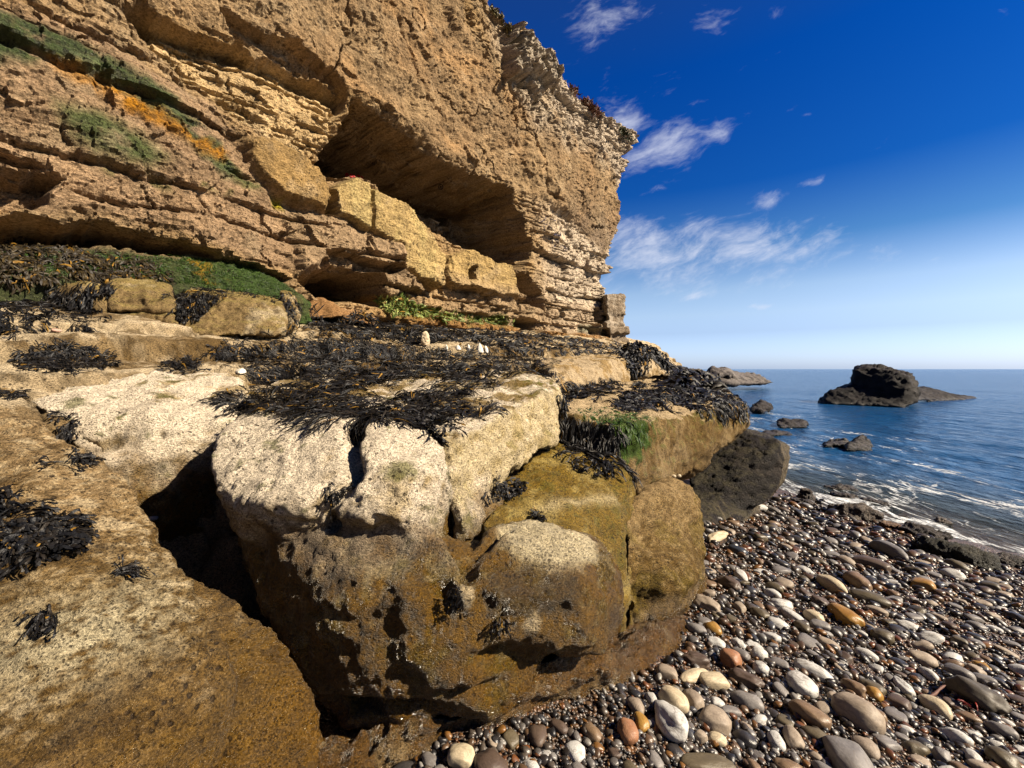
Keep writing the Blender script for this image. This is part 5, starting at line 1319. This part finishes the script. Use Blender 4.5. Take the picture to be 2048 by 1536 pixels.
    o = link('shingle', me, pebble_material('shingle_stone', None, None, .34, attr=True, spec=.5)); tag(o, 'fine wet shingle of mixed brown, grey and rust stones filling the beach', 'shingle', kind='stuff')


build_pebbles()

# ------------------------------------------------------------------ small things
def small_things():
    # row of white pointed stones on the pale step
    mt = simple_material('chalk_white', (.80, .76, .70), .7, .3, 60, .12)
    row = [(893, 697, 7, 14, 'thin white sliver of stone, leftmost of the row on the pale step'), (916, 695, 13, 10, 'low white rounded stone, second from the left in the row on the step'),
           (937, 697, 12, 14, 'white leaning pointed stone in the middle of the row on the step'), (959, 701, 19, 21, 'tallest white pointed stone in the row on the pale step'), (972, 701, 12, 15, 'white pointed stone, rightmost of the row on the pale step')]
    for i, (u, v, w, h, lb) in enumerate(row):
        q = hit(u, v + 2); p = q[0]; y = p.y; W = w / 2 / F * y; H = h / F * y
        r = np.random.default_rng(700 + i); b = [(W * math.cos(a) * r.uniform(.8, 1.1), W * .8 * math.sin(a), 0) for a in np.linspace(0, 6.28, 8)[:-1]]
        tip = [(W * r.uniform(-.35, .1), 0, H), (W * r.uniform(-.1, .3), W * .2, H * .92)]; md = [(x * .72, yy * .72, H * .5 * r.uniform(.85, 1.15)) for x, yy, _ in b]
        me = fused([[np.array(t) + np.array(p) - [0, 0, .02] for t in b + md + tip]], max(W / 7, .006), 2)
        o = link('white_stone', me, mt); tag(o, lb, 'stone', 'row of white stones on the step')
    for (u, v, w, h, lb, col) in [(850, 690, 22, 34, 'pale knobbly rock stump at the left end of the row of white stones', (.62, .50, .34)), (482, 748, 20, 13, 'small white shell on the seaweed edge behind the pale cream block', (.80, .74, .64)),
                                  (112, 664, 20, 8, 'pinkish shell lying at the foot of the dark far-left block', (.55, .34, .26)), (305, 1040, 20, 9, 'bluish-grey pebble lying in the dark gap beside the speckled boulder', (.30, .30, .32))]:
        q = hit(u, v)
        if not q: continue
        p = q[0]; y = p.y; W = w / 2 / F * y; H = h / F * y; r = np.random.default_rng(int(u))
        pts = [np.array(p) + np.array([W * a, W * b, H * (c * .5 + .35)]) for a, b, c in (lambda z: z / np.linalg.norm(z, axis=1)[:, None])(r.normal(size=(26, 3)))]
        me = fused([pts], max(W / 9, .005), 2); v_, n_ = weather(me, .25 if w > 21 else .1, 6, u)
        nm = 'rock_stump' if w > 21 else ('shell' if 'shell' in lb else 'pebble'); o = link(nm, me, simple_material(nm + '_surface', col, .7, .3, 50)); tag(o, lb, nm.replace('_', ' '))
    for i, (u, v, lb) in enumerate([(1346, 951, 'left one of two tiny cream pebbles wedged under the green-topped block'), (1357, 950, 'right one of two tiny cream pebbles wedged under the green-topped block')]):
        q = hit(u, v)
        if q:
            me = mesh_np('pebble', pebble_shape(I3[0], 820 + i, .1), I3[1]); tag(pebble_object('pebble', me, PM['cream'], q[0] + q[1] * .01, (1, 0, 0), .022, .018, .018), lb, 'pebble')
    # thin reddish stick propped across the cobbles
    a, b = to_ground(1846, 1397, .03), to_ground(1894, 1372, .06); ax = b - a; n = 14; V, Fc = [], []
    s1 = np.cross(ax, [0, 0, 1]); s1 /= np.linalg.norm(s1); s2 = np.cross(s1, ax); s2 /= np.linalg.norm(s2)
    for i in range(n):
        t = i / (n - 1); c = a + ax * t + s1 * .006 * math.sin(5 * t); rr = .0075 * (1 - .35 * t) * (1 + .15 * math.sin(17 * t)) * (.4 if i in (0, n - 1) else 1)
        for k in range(8): V.append(c + rr * (s1 * math.cos(k * math.pi / 4) + s2 * math.sin(k * math.pi / 4)))
    for i in range(n - 1):
        for k in range(8): Fc.append((i * 8 + k, i * 8 + (k + 1) % 8, (i + 1) * 8 + (k + 1) % 8, (i + 1) * 8 + k))
    tag(link('stick', mesh_np('stick', V, Fc), simple_material('stick_bark', (.16, .075, .055), .6, .3, 120)), 'thin reddish-brown stick resting across the long cream cobble', 'stick')
    # scrap of red weed
    r = np.random.default_rng(5); pts = [(Vector(to_ground(u, v, .01)), Vector((0, 0, 1)), 1.9) for u, v in zip(np.linspace(1924, 1960, 9), np.linspace(1400, 1430, 9) + r.normal(size=9) * 3)]
    bvb = bvh_of([(verts_of(beach.data), tris_of(beach.data))])
    v, f, c = grow(pts, .05, .006, tree=bvb, seed=6, hang=.1, lift=.03, forks=0, col0=(.10, .008, .006), col1=(.20, .015, .01), gold=0)
    tag(link('red_seaweed', mesh_np('red_seaweed', v, f, c), M_WRACK), 'scrap of bright red seaweed under the large dark speckled cobble', 'seaweed')
    # painted marks on the cliff
    def paint_strokes(name, label, strokes, width, color, lift=.012):
        V, Fc = [], []
        for st in strokes:
            prev = None; P3 = []
            for (u0, v0), (u1, v1) in zip(st[:-1], st[1:]):
                m = max(2, int(math.hypot(u1 - u0, v1 - v0) / 1.0))
                for k in range(m): P3.append((u0 + (u1 - u0) * k / m, v0 + (v1 - v0) * k / m))
            P3.append(st[-1]); q3 = [hit(u, v, BV_CLIFF) for u, v in P3]; q3 = [q for q in q3 if q]
            for i in range(len(q3)):
                p, nn = q3[i][0], q3[i][1]; nn = nn if nn.dot(EYE - p) > 0 else -nn
                tdir = (q3[min(i + 1, len(q3) - 1)][0] - q3[max(i - 1, 0)][0]); nn = (EYE - p).normalized() * .5 + nn * .5
                sd_ = tdir.cross(nn); sd_ = sd_.normalized() if sd_.length > 1e-6 else Vector((1, 0, 0)); w = width * p.y / F * .5; c = p + nn * lift
                V += [c - sd_ * w, c + nn * .004, c + sd_ * w]; a_ = len(V) - 3
                if prev is not None and (q3[i][0] - q3[i - 1][0]).length < .35: Fc += [(prev, prev + 1, a_ + 1, a_), (prev + 1, prev + 2, a_ + 2, a_ + 1)]
                prev = a_
        if not Fc: return
        o = link(name, mesh_np(name, np.array([tuple(q) for q in V]), np.array(Fc)), simple_material(name + '_paint', color, .7, .2, 30, .25)); tag(o, label, 'graffiti'); return o
    ring = lambda u, v, a, b, n=14: [(u + a * math.cos(6.2832 * k / n), v + b * math.sin(6.2832 * k / n)) for k in range(n + 1)]
    red = [ring(694, 350, 2.6, 3.6), [(694, 347), (694, 353)], ring(703, 351.5, 2.6, 3.0), [(701, 351), (706, 351)], [(709, 349), (708, 354), (712, 355)], [(712, 350), (712, 355)], [(715, 351), (719, 350), (718, 353), (715, 355), (720, 355)], [(723, 352), (724, 355), (727, 356)]]
    paint_strokes('graffiti', 'row of small red painted letters at the back of the dark recess', red, 2.0, (.42, .012, .03))
    paint_strokes('graffiti', 'small black painted ring with a dot inside the dark recess', [ring(881.5, 373.5, 4.6, 4.8), [(881, 371), (882, 377)], [(879, 374), (885, 373)]], 1.6, (.008, .008, .02))
    blue = [[(1079, 445), (1089, 440), (1092, 434), (1095, 431), (1098, 435)], [(1101, 436), (1105, 440), (1112, 442)], [(1087, 448), (1094, 449)], [(1098, 451), (1103, 458)], [(1088, 452), (1089, 462)], [(1108, 470), (1119, 470), (1123, 472)], [(1097, 472), (1105, 473), (1108, 469), (1112, 468), (1118, 472), (1121, 470), (1121, 465), (1119, 464)],
            [(1105, 473), (1105, 488)], ring(1114, 481, 2.4, 3.4), [(1116, 484), (1116, 489)], [(1119, 494), (1125, 491), (1129, 493), (1132, 497), (1137, 499)], ring(1130, 498, 3, 3), ring(1109, 492, 1.5, 1.5)]
    paint_strokes('graffiti', 'dark blue looping painted scrawl on the pale lower cliff near its seaward end', blue, 1.3, (.035, .03, .07))
    # scrub along the cliff top
    def scrub(label, poly, n, seed, cols, L):
        r = np.random.default_rng(seed); V, Fc, C = [], [], []
        for k in range(n):
            t = r.random(); i = min(int(t * (len(poly) - 1)), len(poly) - 2); f = t * (len(poly) - 1) - i
            u = poly[i][0] * (1 - f) + poly[i + 1][0] * f + r.normal() * 3; v = poly[i][1] * (1 - f) + poly[i + 1][1] * f + r.normal() * 5 + 6
            q = hit(u, v, BV_CLIFF)
            if not q: continue
            p = q[0]; d = Vector((r.normal() * .7 - .1, r.normal() * .5 - .3, .9 + r.normal() * .4)).normalized()
            for j in range(3):
                d2 = (d + Vector(r.normal(size=3)) * .45).normalized(); s_ = d2.cross(Vector(r.normal(size=3))).normalized() * .022; l = L * r.uniform(.4, 1.1)
                m_ = p + d2 * l * .55 + Vector(r.normal(size=3)) * .03; e = p + d2 * l
                a_ = len(V); V += [p - s_ * .4, p + s_ * .4, m_ + s_, m_ - s_, e - s_ * .3, e + s_ * .3]; Fc += [(a_, a_ + 1, a_ + 2, a_ + 3), (a_ + 3, a_ + 2, a_ + 5, a_ + 4)]
                c = np.array(cols[r.integers(len(cols))]) * r.uniform(.6, 1.3); C += [c] * 6
        if Fc: tag(link('scrub', mesh_np('scrub', np.array([tuple(q) for q in V]), np.array(Fc), np.array(C)), M_WRACK), label, 'scrub')
    scrub('reddish-brown dead scrub clinging to the cliff top edge', [(1143, 172), (1160, 182), (1178, 202), (1186, 214), (1195, 226)], 380, 1, [(.16, .075, .05), (.10, .05, .035), (.20, .11, .07)], .20)
    scrub('sparse dry grass on the cliff top left of the pinnacle', [(982, 6), (1002, 30), (1020, 58)], 150, 2, [(.16, .13, .05), (.10, .085, .04)], .15)
    scrub('dark green plant under the overhanging tip of the cliff top', [(1238, 256), (1250, 262), (1262, 272)], 160, 3, [(.06, .07, .03), (.09, .09, .05)], .13)


small_things()
